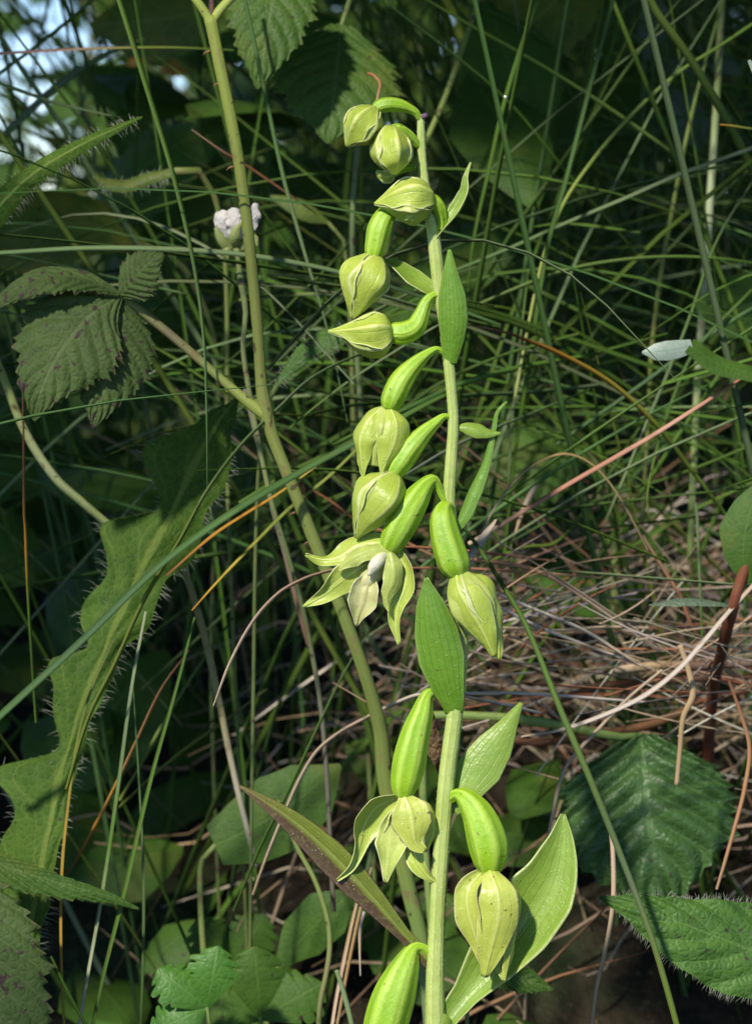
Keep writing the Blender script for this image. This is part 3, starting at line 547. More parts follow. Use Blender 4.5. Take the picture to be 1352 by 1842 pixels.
# bottom left
z = Z(1.5)
leaf('bramble_leaf', 'dark serrated leaf seen nearly edge on at the lower left edge', 'leaf', [(-70, 1530, z), (20, 1562, z + 10), (120, 1592, z + 10), (190, 1610, z), (250, 1634, z - 10)], [40, 42, 34, 20, 3], 'bramble', stalk=[(-70, 1530, z, 6), (-160, 1540, z - 40, 7), (-240, 1900, z - 60, 8)], face=(0, -.5, .7), cup=30, fold=12, **br)
z = Z(.6)
leaf('bramble_leaf', 'large dull spotted leaf filling the bottom left corner', 'leaf', [(-80, 1560, z - 40), (-50, 1640, z), (-20, 1760, z + 30), (10, 1900, z + 40), (20, 1980, z + 30)], [40, 110, 128, 100, 4], 'bramble_dull', stalk=[(-80, 1560, z - 40, 6), (-180, 1540, z - 60, 7), (-260, 1900, z - 80, 8)], face=(0, -.1, 1), cup=22, **br)
z = Z(6)
leaf('round_leaf', 'rounded dark green leaf behind the purple tipped bract', 'leaf', [(386, 1520, z), (430, 1500, z), (500, 1462, z + 10), (570, 1410, z), (612, 1376, z - 10)], [40, 66, 76, 58, 4], 'smooth', stalk=[(388, 1520, z, 5), (360, 1560, z - 20, 5), (380, 1900, z - 30, 6)], face=(0, -.3, 1), cup=12, **LF)
leaf('round_leaf', 'half hidden rounded dark leaf under the purple tipped bract', 'leaf', [(500, 1740, z), (540, 1690, z), (590, 1640, z + 10), (640, 1600, z)], [6, 44, 48, 4], 'smooth', stalk=[(500, 1740, z, 5), (480, 1800, z - 10, 5), (490, 2000, z - 10, 6)], face=(0, -.3, 1), cup=12, **LF)
def palmate(name, label, cx, cy, z, R, mat, rot=0, lobes=3, spread=95):
    e = empty(name, W([(cx, cy + 400, z - 40)])[0]); tag(e, label, 'leaf', 'lobed leaves at the bottom')
    for i in range(lobes):
        a = math.radians(rot + (i - (lobes - 1) / 2) * spread)
        d = np.array([math.sin(a), -math.cos(a), 0])
        pts = [np.array([cx, cy, z]) + d * R * q + np.array([0, 0, 14 * math.sin(3 * q)]) for q in (0, .3, .65, 1)]
        def wf(v, R=R):
            b = np.interp(v, [0, .25, .55, .8, .93, 1], [.06, .22, .42, .40, .22, .04]) * R
            b *= 1 - .30 * math.exp(-((v - .70) / .025) ** 2) - .38 * math.exp(-((v - .86) / .022) ** 2) - .25 * math.exp(-((v - .5) / .02) ** 2)
            return b
        leafpart(e, pts, wf, mat, None, 'leaflet', face=(.1, -.35, .9), cup=22, nu=10, nv=80, wave=(1, 3))
    tube(MB(), [(cx, cy, z, 3.5), (cx + 8, cy + 60, z - 10, 3.5), (cx + 5, cy + 420, z - 40, 4)], 14, 8, col=[(.14, .2, .05)]).build('leaf_stalk', M['stalk'], e)
    return e
palmate('lobed_leaf', 'fresh green three lobed leaf nearest the bottom edge on the left', 372, 1812, Z(2.6), 112, 'fresh', -52, 3, 62)
palmate('lobed_leaf', 'darker three lobed leaf right of the fresh green lobed one', 468, 1830, Z(4.2), 128, 'smooth', -5, 3, 66)
palmate('lobed_leaf', 'dim lobed leaf in shade above the other two lobed leaves', 420, 1740, Z(7), 110, 'smooth', 30, 3, 66)
z = Z(2.5)
leaf('nettle_leaf', 'small dark serrated leaf tip poking out below the lower right flower', 'leaf', [(860, 1740, z), (900, 1748, z + 4), (945, 1762, z + 6), (994, 1781, z)], [20, 36, 30, 2], 'bramble', stalk=[(860, 1740, z, 4), (840, 1790, z - 10, 4), (850, 2100, z - 20, 5)], face=(0, -.4, .9), cup=25, **br)
# right side
z = Z(5)
leaf('bramble_leaf', 'large crinkled glossy bramble leaf below the heap of straw on the right', 'leaf', [(1152, 1322, z - 40), (1158, 1400, z + 10), (1168, 1500, z + 30), (1184, 1620, z + 30), (1194, 1680, z + 20)], [30, 160, 186, 164, 66, 4], 'bramble_gloss', stalk=[(1152, 1322, z - 40, 5), (1120, 1326, z - 30, 7), (1060, 1316, z - 20, 8.5), (960, 1297, z - 10, 9), (840, 1288, z - 10, 8), (760, 1300, z - 30, 8)], scol=(.17, .24, .06), face=(.0, -.35, .95), cup=24, teeth=(15, .12), pleat=(7, 2.4, 20), nu=22, nv=130, rough=.6)
z = Z(8)
leaf('round_leaf', 'rounded pale green leaf at the right edge above the folded pale leaf', 'leaf', [(1420, 530, z), (1352, 545, z), (1300, 552, z), (1248, 545, z)], [50, 60, 56, 6], 'smooth', stalk=[(1420, 530, z, 5), (1480, 560, z, 6), (1500, 1300, z, 7)], face=(0, -.2, 1), cup=12, **LF)
z = Z(2.5)
wl = empty('willow_shoot', W([(1285, 1300, Z(3.2))])[0]); tag(wl, 'red brown shoot with oval and narrow leaves at the right edge', 'plant')
tube(MB(), [(1262, 1560, Z(8), 11), (1280, 1260, Z(5.6), 10.5), (1300, 1160, Z(3.4), 10.5), (1318, 1090, z, 10.5), (1336, 1030, z, 10), (1362, 960, z, 9), (1400, 820, z, 10), (1420, 600, z, 8)], 40, 12, col=[(.10, .035, .02), (.18, .05, .025), (.15, .06, .03)], bump=.10).build('stem', M['twig'], wl)
leafpart(wl, [(1346, 1050, z), (1336, 1010, z + 10), (1340, 950, z + 10), (1360, 890, z), (1380, 870, z)], [6, 34, 50, 34, 4], 'smooth', face=(-.2, -.2, 1), cup=12, **LF)
leafpart(wl, [(1316, 1090, z), (1290, 1086, z + 4), (1230, 1082, z + 6), (1166, 1088, z)], [3, 8, 10, 1.5], 'grey_leaf', face=(0, -.6, .7), cup=20, **LF)
leafpart(wl, [(1410, 700, z), (1352, 672, z), (1290, 655, z + 4), (1240, 620, z + 8)], [4, 16, 20, 16], 'smooth', face=(0, -.5, .8), cup=25, **LF)
leafpart(wl, [(1244, 622, z + 8), (1215, 628, z + 14), (1185, 632, z + 16), (1154, 634, z + 12)], [12, 16, 18, 15, 2], 'pale_leaf', face=(0, -.1, 1), cup=20, **LF)
leafpart(wl, [(1420, 640, z - 10), (1390, 300, z), (1370, 160, z), (1346, 108, z)], [3, 8, 24, 3], 'pale_leaf', face=(-.2, 0, 1), cup=15, **LF)
for i, (path, wd, lab) in enumerate([
    ([(1260, 270), (1240, 220), (1222, 180), (1205, 160)], 34, 'grey green oval leaf dangling in shade below the top right corner'),
    ([(1330, 130), (1290, 110), (1240, 108), (1190, 130)], 26, 'dim grey leaf right of the thick yellow green blade at the top right'),
    ([(1200, -20), (1180, 30), (1170, 70), (1160, 110)], 28, 'soft grey green leaf at the top edge touching the thick blade'),
    ([(960, 310), (930, 290), (900, 300), (880, 330)], 26, 'dusky grey leaf lost among blades right of the first flower bract')]):
    zz = Z(15 + i)
    leaf('oval_leaf', lab, 'leaf', [(a, b, zz) for a, b in path], [5, wd, wd * .9, 3], 'grey_leaf', stalk=[(*path[0], zz, 4), (path[0][0] + 30, path[0][1] - 40, zz - 20, 4), (path[0][0] + 80, path[0][1] + 800, zz - 20, 7)], group='grey leaves in shade at the top right', face=(.1, -.2, 1), cup=18, nu=8, nv=30)
# withered flower beside the orchid stem
e = empty('withered_leaf', W([(800, 1600, Z(1))])[0]); tag(e, 'brown shrivelled leaf hanging between the lower ovary and the orchid stem', 'leaf')
leafpart(e, [(768, 1262, Z(.8)), (775, 1300, Z(.8)), (784, 1345, Z(.8)), (797, 1402, Z(.8))], [4, 13, 15, 2], 'brown_leaf', None, 'leaf_blade', face=(.2, 0, 1), cup=60, wave=(3, 5), nu=8, nv=50, rough=4)
leafpart(e, [(766, 1268, Z(1)), (770, 1320, Z(1.1)), (788, 1380, Z(1.1))], [3, 10, 2], 'brown_leaf', None, 'leaf_blade', face=(-.4, 0, 1), cup=70, wave=(2, 4), nu=8, nv=50, rough=4)
tube(MB(), [(797, 1400, Z(.8), 2), (802, 1450, Z(1), 2.5), (800, 1600, Z(1), 3)], 12, 6, col=[(.14, .08, .04)]).build('leaf_stalk', M['stalk'], e)
# white flower
zw = Z(3.6)
e = empty('white_flower', W([(470, 1700, zw)])[0]); tag(e, 'small white flower half closed behind the slanting stalk', 'flower')
tube(MB(), [(424, 440, zw, 7), (428, 462, zw, 4.5), (432, 500, zw, 6), (442, 560, zw, 5), (437, 620, zw, 4.5), (446, 690, zw, 5), (470, 820, zw - 8, 4.5), (492, 915, zw - 16, 4.5), (515, 990, zw - 30, 4.5), (548, 1110, zw - 60, 4.5), (580, 1300, zw - 100, 4.5), (600, 1640, zw - 120, 4.5)], 50, 8, col=[(.16, .2, .07), (.2, .24, .09), (.16, .2, .07), (.15, .14, .1), (.14, .12, .08)]).build('stem', M['stalk'], e)
for pa, wd, fc in (([(418, 430, zw), (404, 410, zw + 10), (398, 392, zw + 14), (404, 378, zw + 8)], [7, 18, 19, 9], (-.3, -.1, 1)), ([(424, 430, zw + 6), (422, 405, zw + 18), (420, 388, zw + 18), (424, 374, zw + 12)], [7, 17, 18, 9], (0, -.1, 1)),
                   ([(432, 428, zw), (448, 408, zw + 8), (456, 388, zw + 8), (462, 366, zw + 2)], [6, 15, 16, 5], (.4, -.1, 1)), ([(426, 430, zw - 8), (436, 405, zw - 14), (444, 385, zw - 14), (448, 374, zw - 10)], [6, 16, 16, 6], (.1, -.1, 1))):
    leafpart(e, pa, wd, 'white_petal', None, 'petal', face=fc, cup=28, wave=(3, 4), nu=9, nv=40, pleat=(5, 3, 3.5), rough=.8, teeth=(5, .10))
for pa in ([(424, 446, zw + 2), (404, 436, zw + 14), (392, 420, zw + 16), (389, 404, zw + 14)], [(426, 446, zw + 6), (422, 430, zw + 22), (424, 414, zw + 24), (436, 398, zw + 22)], [(428, 446, zw), (446, 438, zw + 8), (458, 428, zw + 8), (463, 442, zw + 8)], [(424, 446, zw), (412, 446, zw + 10), (408, 456, zw + 12), (410, 466, zw + 10)]):
    leafpart(e, pa, [6, 10, 8, 1], 'calyx', None, 'sepal', face=(0, -.1, 1), cup=40, nu=5, nv=18)
# ------------------------------------------------------------------ traced grass blades, stalks and straws
G = (.085, .165, .020); BG = (.075, .155, .040); DG = (.052, .105, .014); YG = (.17, .22, .035); PG = (.16, .22, .10); PALE = (.34, .38, .22)
OR = (.55, .26, .03); YE = (.45, .36, .05); BR = (.22, .09, .04); STR = (.50, .38, .26); TAN = (.36, .25, .14); RED = (.34, .13, .07); WHT = (.58, .50, .42); GREY = (.2, .18, .15); OLV = (.16, .16, .06)
def blade(label, pts, w, cols, d=(4, 4), kind='blade', tw=None, round_=False, name=None):
    n = len(pts); L = np.linspace(0, 1, n)
    dz = np.interp(L, np.linspace(0, 1, len(d)), d)
    path = [(x, y, Z(dd)) for (x, y), dd in zip(pts, dz)]
    mb = MB()
    if round_:
        ww = lerp_list(w, L); tube(mb, [(*p, r) for p, r in zip(path, ww)], max(24, n * 8), 8, col=cols)
    else: ribbon(mb, path, w, cols, random.uniform(-.6, .6) if tw is None else tw, n=max(24, n * 8))
    nm = name or {'blade': 'grass_shoot', 'straw': 'dry_straw', 'stalk': 'grass_stalk', 'twig': 'twig'}[kind]
    cat = {'blade': 'grass blade', 'straw': 'straw', 'stalk': 'grass stalk', 'twig': 'twig'}[kind]
    o = mb.build(nm, M[kind]); tag(o, label, cat, {'blade': 'grass blades', 'straw': 'dry straws', 'stalk': 'grass stalks', 'twig': 'twigs'}[kind]); return o
TR = [  # label, points, half widths, colours base > tip, depth behind the orchid in cm
('long green blade curving from the top edge down past the left of the slanting stalk', [(190, -70), (215, 0), (262, 150), (312, 315), (348, 470), (366, 600), (372, 740), (373, 880)], [5.5, 5.5, 5, 4, 2.5, 1], [G, G, (.1, .18, .05), BG], (3, 1.5), 'blade'),
('blue green blade crossing the hanging bramble leaf and running down to mid height', [(425, -60), (445, 20), (475, 160), (510, 320), (545, 445), (592, 605), (625, 760)], [3.5, 4, 4, 3.5, 2, 1], [BG, BG, PG, BG], (3.5, 3.5), 'blade'),
('pale green blade running almost level across the left below the white flower', [(-60, 458), (0, 455), (180, 446), (400, 454), (560, 478), (700, 515), (800, 548), (900, 585)], [4, 4.5, 5, 4.5, 3.5, 3], [(.14, .22, .08), PG, BG], (2.8, 3.5), 'blade'),
('blade with orange and brown tip starting right of the orchid and bending down', [(1330, 960), (1250, 855), (1180, 765), (1100, 690), (1010, 638), (935, 607), (905, 597), (836, 584)], [3, 4, 5, 5, 4.5, 4.5, 2.4, 1.2], [G, (.13, .21, .03), YG, YE, OR, BR, (.3, .18, .1)], (6, 3), 'blade'),
('green blade just above the orange tipped one', [(1360, 770), (1250, 690), (1130, 645), (1000, 600), (900, 565), (838, 548)], [4, 4.5, 5, 4.5, 4], [BG, G, DG], (7, 4), 'blade'),
('dark green blade next to the front bract, sloping down to the right', [(830, 556), (920, 580), (1010, 622), (1120, 690), (1230, 770), (1352, 860)], [5, 5, 4, 3], [DG, G], (4.6, 7), 'blade'),
('bright green upright blade leaning right to the top edge', [(905, 1010), (925, 820), (945, 690), (984, 444), (1015, 332), (1062, 150), (1102, 0), (1120, -70)], [3.5, 4, 4.5, 4.5, 4.5, 4.5, 4], [G, G, (.09, .18, .05), BG], (6, 4), 'blade'),
('green blade with a dew drop, right of the first buds', [(838, 560), (850, 440), (880, 300), (905, 190), (935, 90), (966, 0), (985, -60)], [3, 3.5, 4, 4.5, 4], [DG, G, (.09, .18, .04)], (6, 4.5), 'blade'),
('thick yellow green blade at the top right corner', [(1400, 430), (1352, 305), (1300, 205), (1238, 102), (1180, 22), (1150, -40)], [7, 8, 8.5, 8, 8, 7], [(.11, .17, .03), (.15, .22, .04)], (6, 5), 'blade'),
('green blade descending to the knot of the jointed stalk on the right', [(700, -40), (830, 37), (920, 87), (1010, 140), (1110, 205), (1226, 287)], [2.5, 3, 3.5, 3.5, 3], [G, (.11, .18, .04)], (6, 8), 'blade'),
('lower of the two parallel blades sloping to the jointed stalk', [(700, 10), (832, 112), (920, 190), (1010, 300), (1100, 405), (1182, 502)], [2.5, 3, 3, 2.6], [BG, G, DG], (6.5, 8.5), 'blade'),
('jointed yellow green stalk standing on the right', [(1150, 1000), (1165, 760), (1172, 620), (1190, 480), (1208, 380), (1226, 285), (1252, 170), (1300, 0), (1320, -60)], [4, 4.2, 4.5, 4, 3.5, 3, 3], [OLV, YG, (.18, .23, .05), G], (9, 8.5), 'stalk'),
('yellow green blade arching from the upper right down to its leaning base', [(925, 720), (945, 610), (975, 470), (1010, 372), (1060, 295), (1130, 212), (1220, 130), (1290, 85), (1360, 38)], [3, 3.2, 3.4, 3.6, 3.2, 3], [(.26, .29, .08), YG, (.15, .21, .04), G], (5, 7), 'stalk'),
('pale grey green blade rising to the right edge across the dark background', [(780, 500), (838, 478), (930, 440), (1010, 404), (1120, 358), (1230, 310), (1352, 266), (1420, 240)], [3, 3.4, 3.6, 4, 3.6], [BG, PG, (.2, .25, .15)], (5.5, 5.5), 'blade'),
('green blade bowed over and level at the right, beneath the pale rising one', [(855, 550), (930, 518), (1010, 488), (1100, 470), (1200, 462), (1300, 466), (1390, 480)], [3.4, 3.8, 3.6, 3, 2], [(.15, .22, .06), G], (5, 6), 'blade'),
('pale thick stalk shining among shade near the right edge', [(1240, 1000), (1252, 720), (1262, 560), (1270, 460), (1276, 360), (1284, 240), (1292, 100), (1300, -60)], [6.5, 7, 7.5, 7, 6.5, 6], [(.13, .18, .05), (.15, .2, .06), PALE, PALE, (.16, .21, .06), OLV], (9, 9), 'stalk'),
('reddish straw slanting up to the folded pale leaf on the right', [(842, 978), (890, 950), (1020, 872), (1110, 820), (1180, 779), (1260, 728), (1330, 682)], [4, 4.5, 4.5, 4.5, 4, 2.6], [STR, (.42, .2, .13), (.42, .2, .13), (.5, .28, .2), RED], (2.8, 3), 'straw'),
('arched tan straw looping over right of the orchid', [(838, 1040), (858, 985), (885, 920), (935, 855), (985, 823), (1024, 817), (1068, 838), (1110, 888), (1142, 945), (1165, 990)], [2, 2.5, 2.5, 2.6, 2.6, 2.4, 2.4], [WHT, STR, (.36, .25, .1), (.4, .28, .12), TAN], (2.2, 4), 'straw'),
('orange brown straw continuing down from the arched straw into the heap', [(1155, 965), (1190, 1020), (1225, 1078), (1245, 1130), (1275, 1165)], [3, 3.6, 3.4, 2.6], [TAN, (.42, .2, .1), RED], (4, 5), 'straw'),
('long green blade crossing in front of the crinkled leaf to the bottom right', [(800, 905), (855, 978), (905, 1055), (948, 1130), (1008, 1278), (1062, 1405), (1120, 1550), (1172, 1690), (1218, 1850), (1250, 1980)], [2.4, 4, 5, 6, 6, 5.5, 5.5, 5.2], [DG, G, (.12, .22, .04), (.13, .2, .05), PG, (.17, .24, .04), YG], (2, .2, .4), 'blade'),
('broad blue green blade slanting across the big hairy leaf', [(-60, 1345), (0, 1288), (150, 1150), (290, 1015), (420, 920), (560, 838), (650, 790), (760, 730), (830, 696)], [7, 7.5, 7.5, 7, 7.5, 6.5, 5, 4], [BG, (.07, .135, .055), BG, (.09, .17, .055), G], (1.6, 1.2, 4), 'blade'),
('second blue green blade on the left slope, just beneath the broad one', [(430, 905), (520, 850), (600, 810), (690, 760), (790, 690), (900, 640), (1040, 600)], [3.6, 4.2, 4, 3, 2.5], [G, DG, G], (4, 5), 'blade'),
('yellow and orange streaked blade below the broad blue green blade', [(650, 800), (590, 858), (520, 915), (450, 985), (395, 1042), (345, 1098)], [2.6, 3.4, 3.6, 2.8, 1], [YG, (.2, .24, .05), YG, YE, OR], (3.5, 2.6), 'blade'),
('orange edged dead blade lying along the broad blue green blade', [(570, 838), (500, 888), (440, 925), (380, 965), (300, 1035)], [1.5, 2.8, 3.2, 2], [YE, OR, OR, BR], (2.5, 2.4), 'blade'),
('yellow green blade running up across the hairy leaf midrib', [(120, 1420), (160, 1290), (205, 1198), (265, 1068), (323, 973), (373, 882), (435, 799), (500, 735), (560, 680), (640, 640), (700, 625)], [3.4, 4, 4, 3.6, 3.4, 3, 2.4], [YG, (.2, .24, .04), YG, (.12, .19, .05), PG, G], (1.6, 1.4, 3.6), 'blade'),
('thin grey green blade passing behind the fifth flower up to the front bract', [(520, 770), (575, 725), (632, 682), (700, 638), (785, 586), (840, 560)], [2, 2.6, 2.6, 2.2], [G, PG, PG], (3.4, 2.5), 'blade'),
('orange yellow dying blade standing along the right edge of the hairy leaf', [(116, 1850), (110, 1700), (112, 1560), (124, 1440), (140, 1330), (165, 1240), (205, 1150)], [2.4, 2.8, 3.2, 3, 2.4, 1.4], [YE, (.5, .3, .04), (.4, .27, .05), YG, OLV], (1.8, 2.2), 'blade'),
('orange brown dead blade leaning right among green ones at lower left', [(118, 1580), (158, 1510), (200, 1430), (245, 1335), (290, 1240), (340, 1170)], [2, 3.6, 3.6, 3, 2.2, 1.2], [BR, OR, (.4, .2, .05), (.3, .15, .06), BR], (3.4, 4.4), 'blade'),
('pale shining upright blade at lower left', [(130, 1920), (150, 1800), (182, 1620), (212, 1420), (238, 1230), (262, 1100)], [3.4, 3.4, 3.8, 4, 3.6, 2.4], [WHT, PALE, G, PG, PALE], (1.8, 2.2), 'blade'),
('tall dark green blade crossing the pale one at lower left', [(150, 1930), (185, 1760), (225, 1600), (272, 1400), (318, 1235), (350, 1110)], [3.4, 4.2, 5, 4.6, 3.8, 2.4], [DG, G, G, (.08, .17, .03)], (1.4, 2.4), 'blade'),
('thin upright blade just right of the dark green one at lower left', [(252, 1900), (258, 1700), (258, 1560), (250, 1400), (243, 1290), (240, 1240)], [2.4, 3, 2.8, 2, 1], [DG, (.1, .17, .06), BG], (2.6, 3), 'blade'),
('short blade crossing the bottom left corner', [(92, 1720), (125, 1790), (170, 1870)], [2, 3.4, 3], [G, DG], (.6, .8), 'blade'),
('olive leaning blade behind the dying orange blade at lower left', [(215, 1440), (250, 1380), (300, 1290), (360, 1195), (420, 1110)], [2.6, 3.4, 3.2, 2], [YG, (.12, .19, .04), DG], (5, 6), 'blade'),
('yellow green blade sloping up to the right from the dead blades', [(215, 1452), (270, 1400), (330, 1350), (400, 1300), (480, 1240)], [2.6, 3.6, 3.6, 2], [YG, (.19, .23, .05), OLV], (5, 6.4), 'blade'),
('brown tipped blade hanging straight down near the left edge', [(66, 1300), (58, 1180), (50, 1050), (46, 950), (44, 925), (43, 800), (41, 650)], [3.4, 3.6, 3.2, 3, 2.5, 2, 1], [G, DG, G, OR, BR, BR, BR], (3.4, 3.2), 'blade'),
('smooth pale yellow stalk curving in from the left edge', [(-50, 560), (0, 662), (45, 775), (100, 860), (150, 905), (205, 950), (300, 1010)], [7, 7.5, 8, 8, 7.5, 6.5, 5], [(.17, .22, .05), (.26, .3, .09), (.4, .42, .2), (.3, .34, .12), OLV], (4, 5.4), 'stalk'),
('pinkish thin blade lying level near the sky gap', [(-60, 100), (0, 96), (150, 88), (300, 85), (420, 90)], [3, 3, 2.8, 2.4, 1.5], [(.5, .28, .22), (.5, .3, .22), YG, G], (5, 6), 'blade'),
('pale green blade sloping down right through the sky gap', [(-60, 130), (0, 150), (100, 185), (200, 208)], [2.6, 3.2, 3, 1], [G, PG, PG], (6, 6), 'blade'),
('soft grey green broad blade slanting up through the sky gap', [(-60, 300), (0, 250), (100, 158), (190, 98), (260, 70)], [6.5, 7, 7, 5, 3], [PG, (.15, .2, .12), BG], (9, 9), 'blade'),
('dark thin blade crossing the sky gap steeply', [(180, 210), (165, 150), (140, 60), (120, -20)], [3, 3, 3], [DG, DG], (9, 9), 'blade'),
('dull blade slanting from the left edge up to the top edge beside the sky gap', [(-40, 160), (50, 95), (120, 40), (190, -20)], [3.4, 3.6, 3.4], [BG, DG], (8, 8), 'blade'),
('thin red brown straw pointing down left of the slanting stalk', [(345, 233), (400, 272), (450, 302), (520, 350), (570, 385)], [1.2, 2.6, 2.8, 2.2, 1.4], [(.45, .28, .2), BR, BR, (.3, .16, .06)], (3.6, 5), 'straw'),
('tan straw arching out behind the open flower to the left', [(620, 1020), (580, 1030), (545, 1042), (500, 1068), (455, 1118), (415, 1190), (384, 1270)], [2.6, 3.2, 3.4, 3.4, 3.2, 3, 1.4], [TAN, (.42, .27, .18), (.5, .34, .24), STR, STR], (1.6, .8), 'straw'),
('withered brown stem with a bent end left of the slanting stalk', [(440, 700), (470, 820), (490, 910), (512, 990), (535, 1080), (550, 1130), (556, 1165)], [4, 4.5, 5, 5.5, 7, 8, 4], [GREY, (.24, .2, .17), GREY, (.2, .12, .08), (.2, .11, .07)], (4, 4.4), 'twig'),
('pale dead stalk leaning between the hairy leaf and the slanting stalk', [(318, 990), (345, 1065), (372, 1160), (398, 1280), (412, 1350), (432, 1440), (462, 1560)], [6, 6.5, 6.5, 6, 5.5, 5], [OLV, (.22, .2, .08), (.27, .24, .11), (.4, .35, .25), GREY], (5, 6), 'stalk'),
('thin green blade leaning over the rounded dark leaf', [(420, 1640), (470, 1520), (520, 1420), (580, 1290), (622, 1205), (680, 1110)], [2.6, 3, 3.4, 3, 2.4, 1], [DG, G, (.1, .18, .06)], (4, 4), 'blade'),
('long tan straw rising behind the purple bract to the lower ovary', [(455, 1610), (480, 1540), (519, 1445), (545, 1390), (571, 1350), (610, 1318), (657, 1292), (705, 1268), (755, 1250), (900, 1248)], [2.6, 3, 3.4, 3.4, 3.6, 3.4, 3.4], [TAN, STR, STR, (.42, .3, .2), WHT, STR], (4, 3), 'straw'),
('upper whitish straw sloping down to the right below the right hand flower', [(870, 1058), (896, 1069), (960, 1096), (1046, 1132), (1105, 1168), (1154, 1200)], [2.6, 3.4, 3.6, 3.4, 2.2], [WHT, WHT, STR], (3.4, 4), 'straw'),
('lower whitish straw parallel to the upper one below the right hand flower', [(870, 1078), (898, 1092), (960, 1124), (1040, 1156), (1120, 1185), (1200, 1215)], [2.6, 3.2, 3.4, 3, 2], [WHT, WHT, STR], (3.2, 4.2), 'straw'),
('brown straw bowed from the orchid stem down to the twig', [(840, 1005), (900, 1012), (960, 1025), (1015, 1052), (1075, 1092), (1130, 1132), (1185, 1170)], [3.4, 4, 4.2, 4.2, 4, 3], [(.36, .18, .1), (.4, .22, .13), STR, (.5, .36, .27)], (3, 4.6), 'straw'),
('level straw behind the tip of the right hand flower', [(840, 1138), (900, 1130), (1000, 1134), (1090, 1128), (1165, 1130)], [2.6, 3, 3, 2], [TAN, STR, STR], (4.4, 5), 'straw'),
('white straw lying level across from the front bract base', [(832, 1247), (900, 1246), (1000, 1251), (1090, 1258), (1160, 1263)], [2.6, 3, 3, 2], [WHT, (.62, .54, .47), WHT], (3, 4), 'straw'),
('second white straw dipping right under the level white one', [(832, 1252), (880, 1262), (930, 1273), (972, 1283)], [2.4, 3.4, 3.4, 3], [STR, WHT, WHT], (2.9, 3.4), 'straw'),
('broad pale straw sweeping up to the right edge over the heap', [(936, 1325), (1010, 1312), (1090, 1284), (1160, 1250), (1218, 1205), (1268, 1150), (1310, 1100), (1365, 1040)], [2, 4, 4.6, 5.2, 5, 4.6, 4], [STR, WHT, (.6, .5, .42), WHT, (.46, .34, .24)], (2.8, 2.4), 'straw'),
('crooked tan straw bending down left of the crinkled leaf', [(1190, 1205), (1130, 1255), (1075, 1312), (1022, 1372), (1005, 1412), (992, 1470), (984, 1515)], [2.4, 3, 3, 3.6, 3.4, 3.2, 3], [STR, (.46, .34, .24), STR, (.5, .36, .26)], (3, 3), 'straw'),
('knobbly dead stem hanging over the crinkled leaf', [(1222, 1160), (1236, 1200), (1245, 1250), (1228, 1290), (1222, 1350), (1216, 1412)], [5, 5, 6, 5, 4.6, 4.4], [TAN, (.38, .26, .14), (.3, .2, .1), TAN], (3, 3), 'twig'),
('rusty curved straw hanging at the far right over the crinkled leaf', [(1310, 1225), (1330, 1280), (1347, 1345), (1338, 1420), (1320, 1490), (1300, 1560), (1288, 1600)], [2.4, 3.4, 3.8, 4, 3.6, 3.2, 2.4], [BR, (.36, .18, .09), (.42, .22, .1), (.4, .2, .1), TAN], (2.8, 3), 'straw'),
('crooked straw standing up from the bottom edge behind the long green blade', [(1062, 1860), (1072, 1780), (1092, 1690), (1102, 1620), (1102, 1545), (1098, 1500), (1085, 1450)], [3.4, 3.8, 4, 4, 4.4, 4, 2], [TAN, (.4, .28, .17), STR, (.5, .36, .25), STR], (2.2, 2.4), 'straw'),
('thick grey brown twig lying on the heap at the right', [(1104, 1206), (1150, 1200), (1200, 1196), (1260, 1198), (1310, 1194), (1380, 1192)], [7, 8, 7.5, 9, 8, 9], [(.4, .3, .2), TAN, (.12, .07, .05), (.16, .1, .07), (.1, .07, .05)], (4.4, 4.6), 'twig'),
('split papery straw sheath pointing up beside the arched straw', [(834, 1012), (856, 985), (880, 952), (892, 934)], [3, 9, 8, 2], [(.5, .4, .32), WHT, (.5, .38, .28)], (1.6, 2), 'straw'),
('small papery sheath above the reddish straw', [(924, 968), (940, 920), (960, 880), (974, 858)], [2, 4, 6, 1], [TAN, STR, (.45, .35, .27)], (6, 6), 'straw'),
('green stalk curving down left of the bottom ovary', [(500, 1440), (533, 1521), (566, 1583), (588, 1650), (593, 1700), (588, 1745), (575, 1810), (572, 1900)], [3.6, 4.2, 4.4, 4.8, 5, 5, 4.6], [OLV, (.17, .22, .06), (.15, .19, .05), OLV, DG], (4, 3.4), 'stalk'),
('pale green stem stub beside the straws at the bottom', [(605, 1745), (618, 1785), (632, 1842), (640, 1900)], [4, 4.6, 4.6, 4.6], [PG, PG, G], (3, 3), 'stalk'),
('tan straw leaning out of the bottom edge left of the lowest ovary', [(592, 1880), (604, 1800), (620, 1720), (634, 1655), (650, 1590)], [3, 3.6, 4, 3.6, 2], [STR, (.46, .33, .25), TAN, TAN], (3.4, 4), 'straw'),
('darker straw beside the leaning tan one at the bottom', [(600, 1880), (618, 1780), (636, 1690), (652, 1620), (668, 1560)], [2.4, 3, 3, 2], [TAN, (.4, .24, .1), TAN], (3.8, 4.4), 'straw'),
('short white straw hanging straight below the purple bract', [(655, 1640), (648, 1670), (647, 1710), (648, 1755)], [3, 3, 2, 1], [WHT, STR, WHT], (2.6, 2.6), 'straw'),
('reddish cane arching behind the heap on the right', [(880, 1330), (980, 1335), (1090, 1320), (1180, 1300), (1270, 1262), (1380, 1230)], [6, 7, 8, 8, 7, 6], [(.10, .045, .025), (.16, .07, .03), (.15, .07, .03), (.12, .05, .025)], (6.2, 6.4), 'twig'),
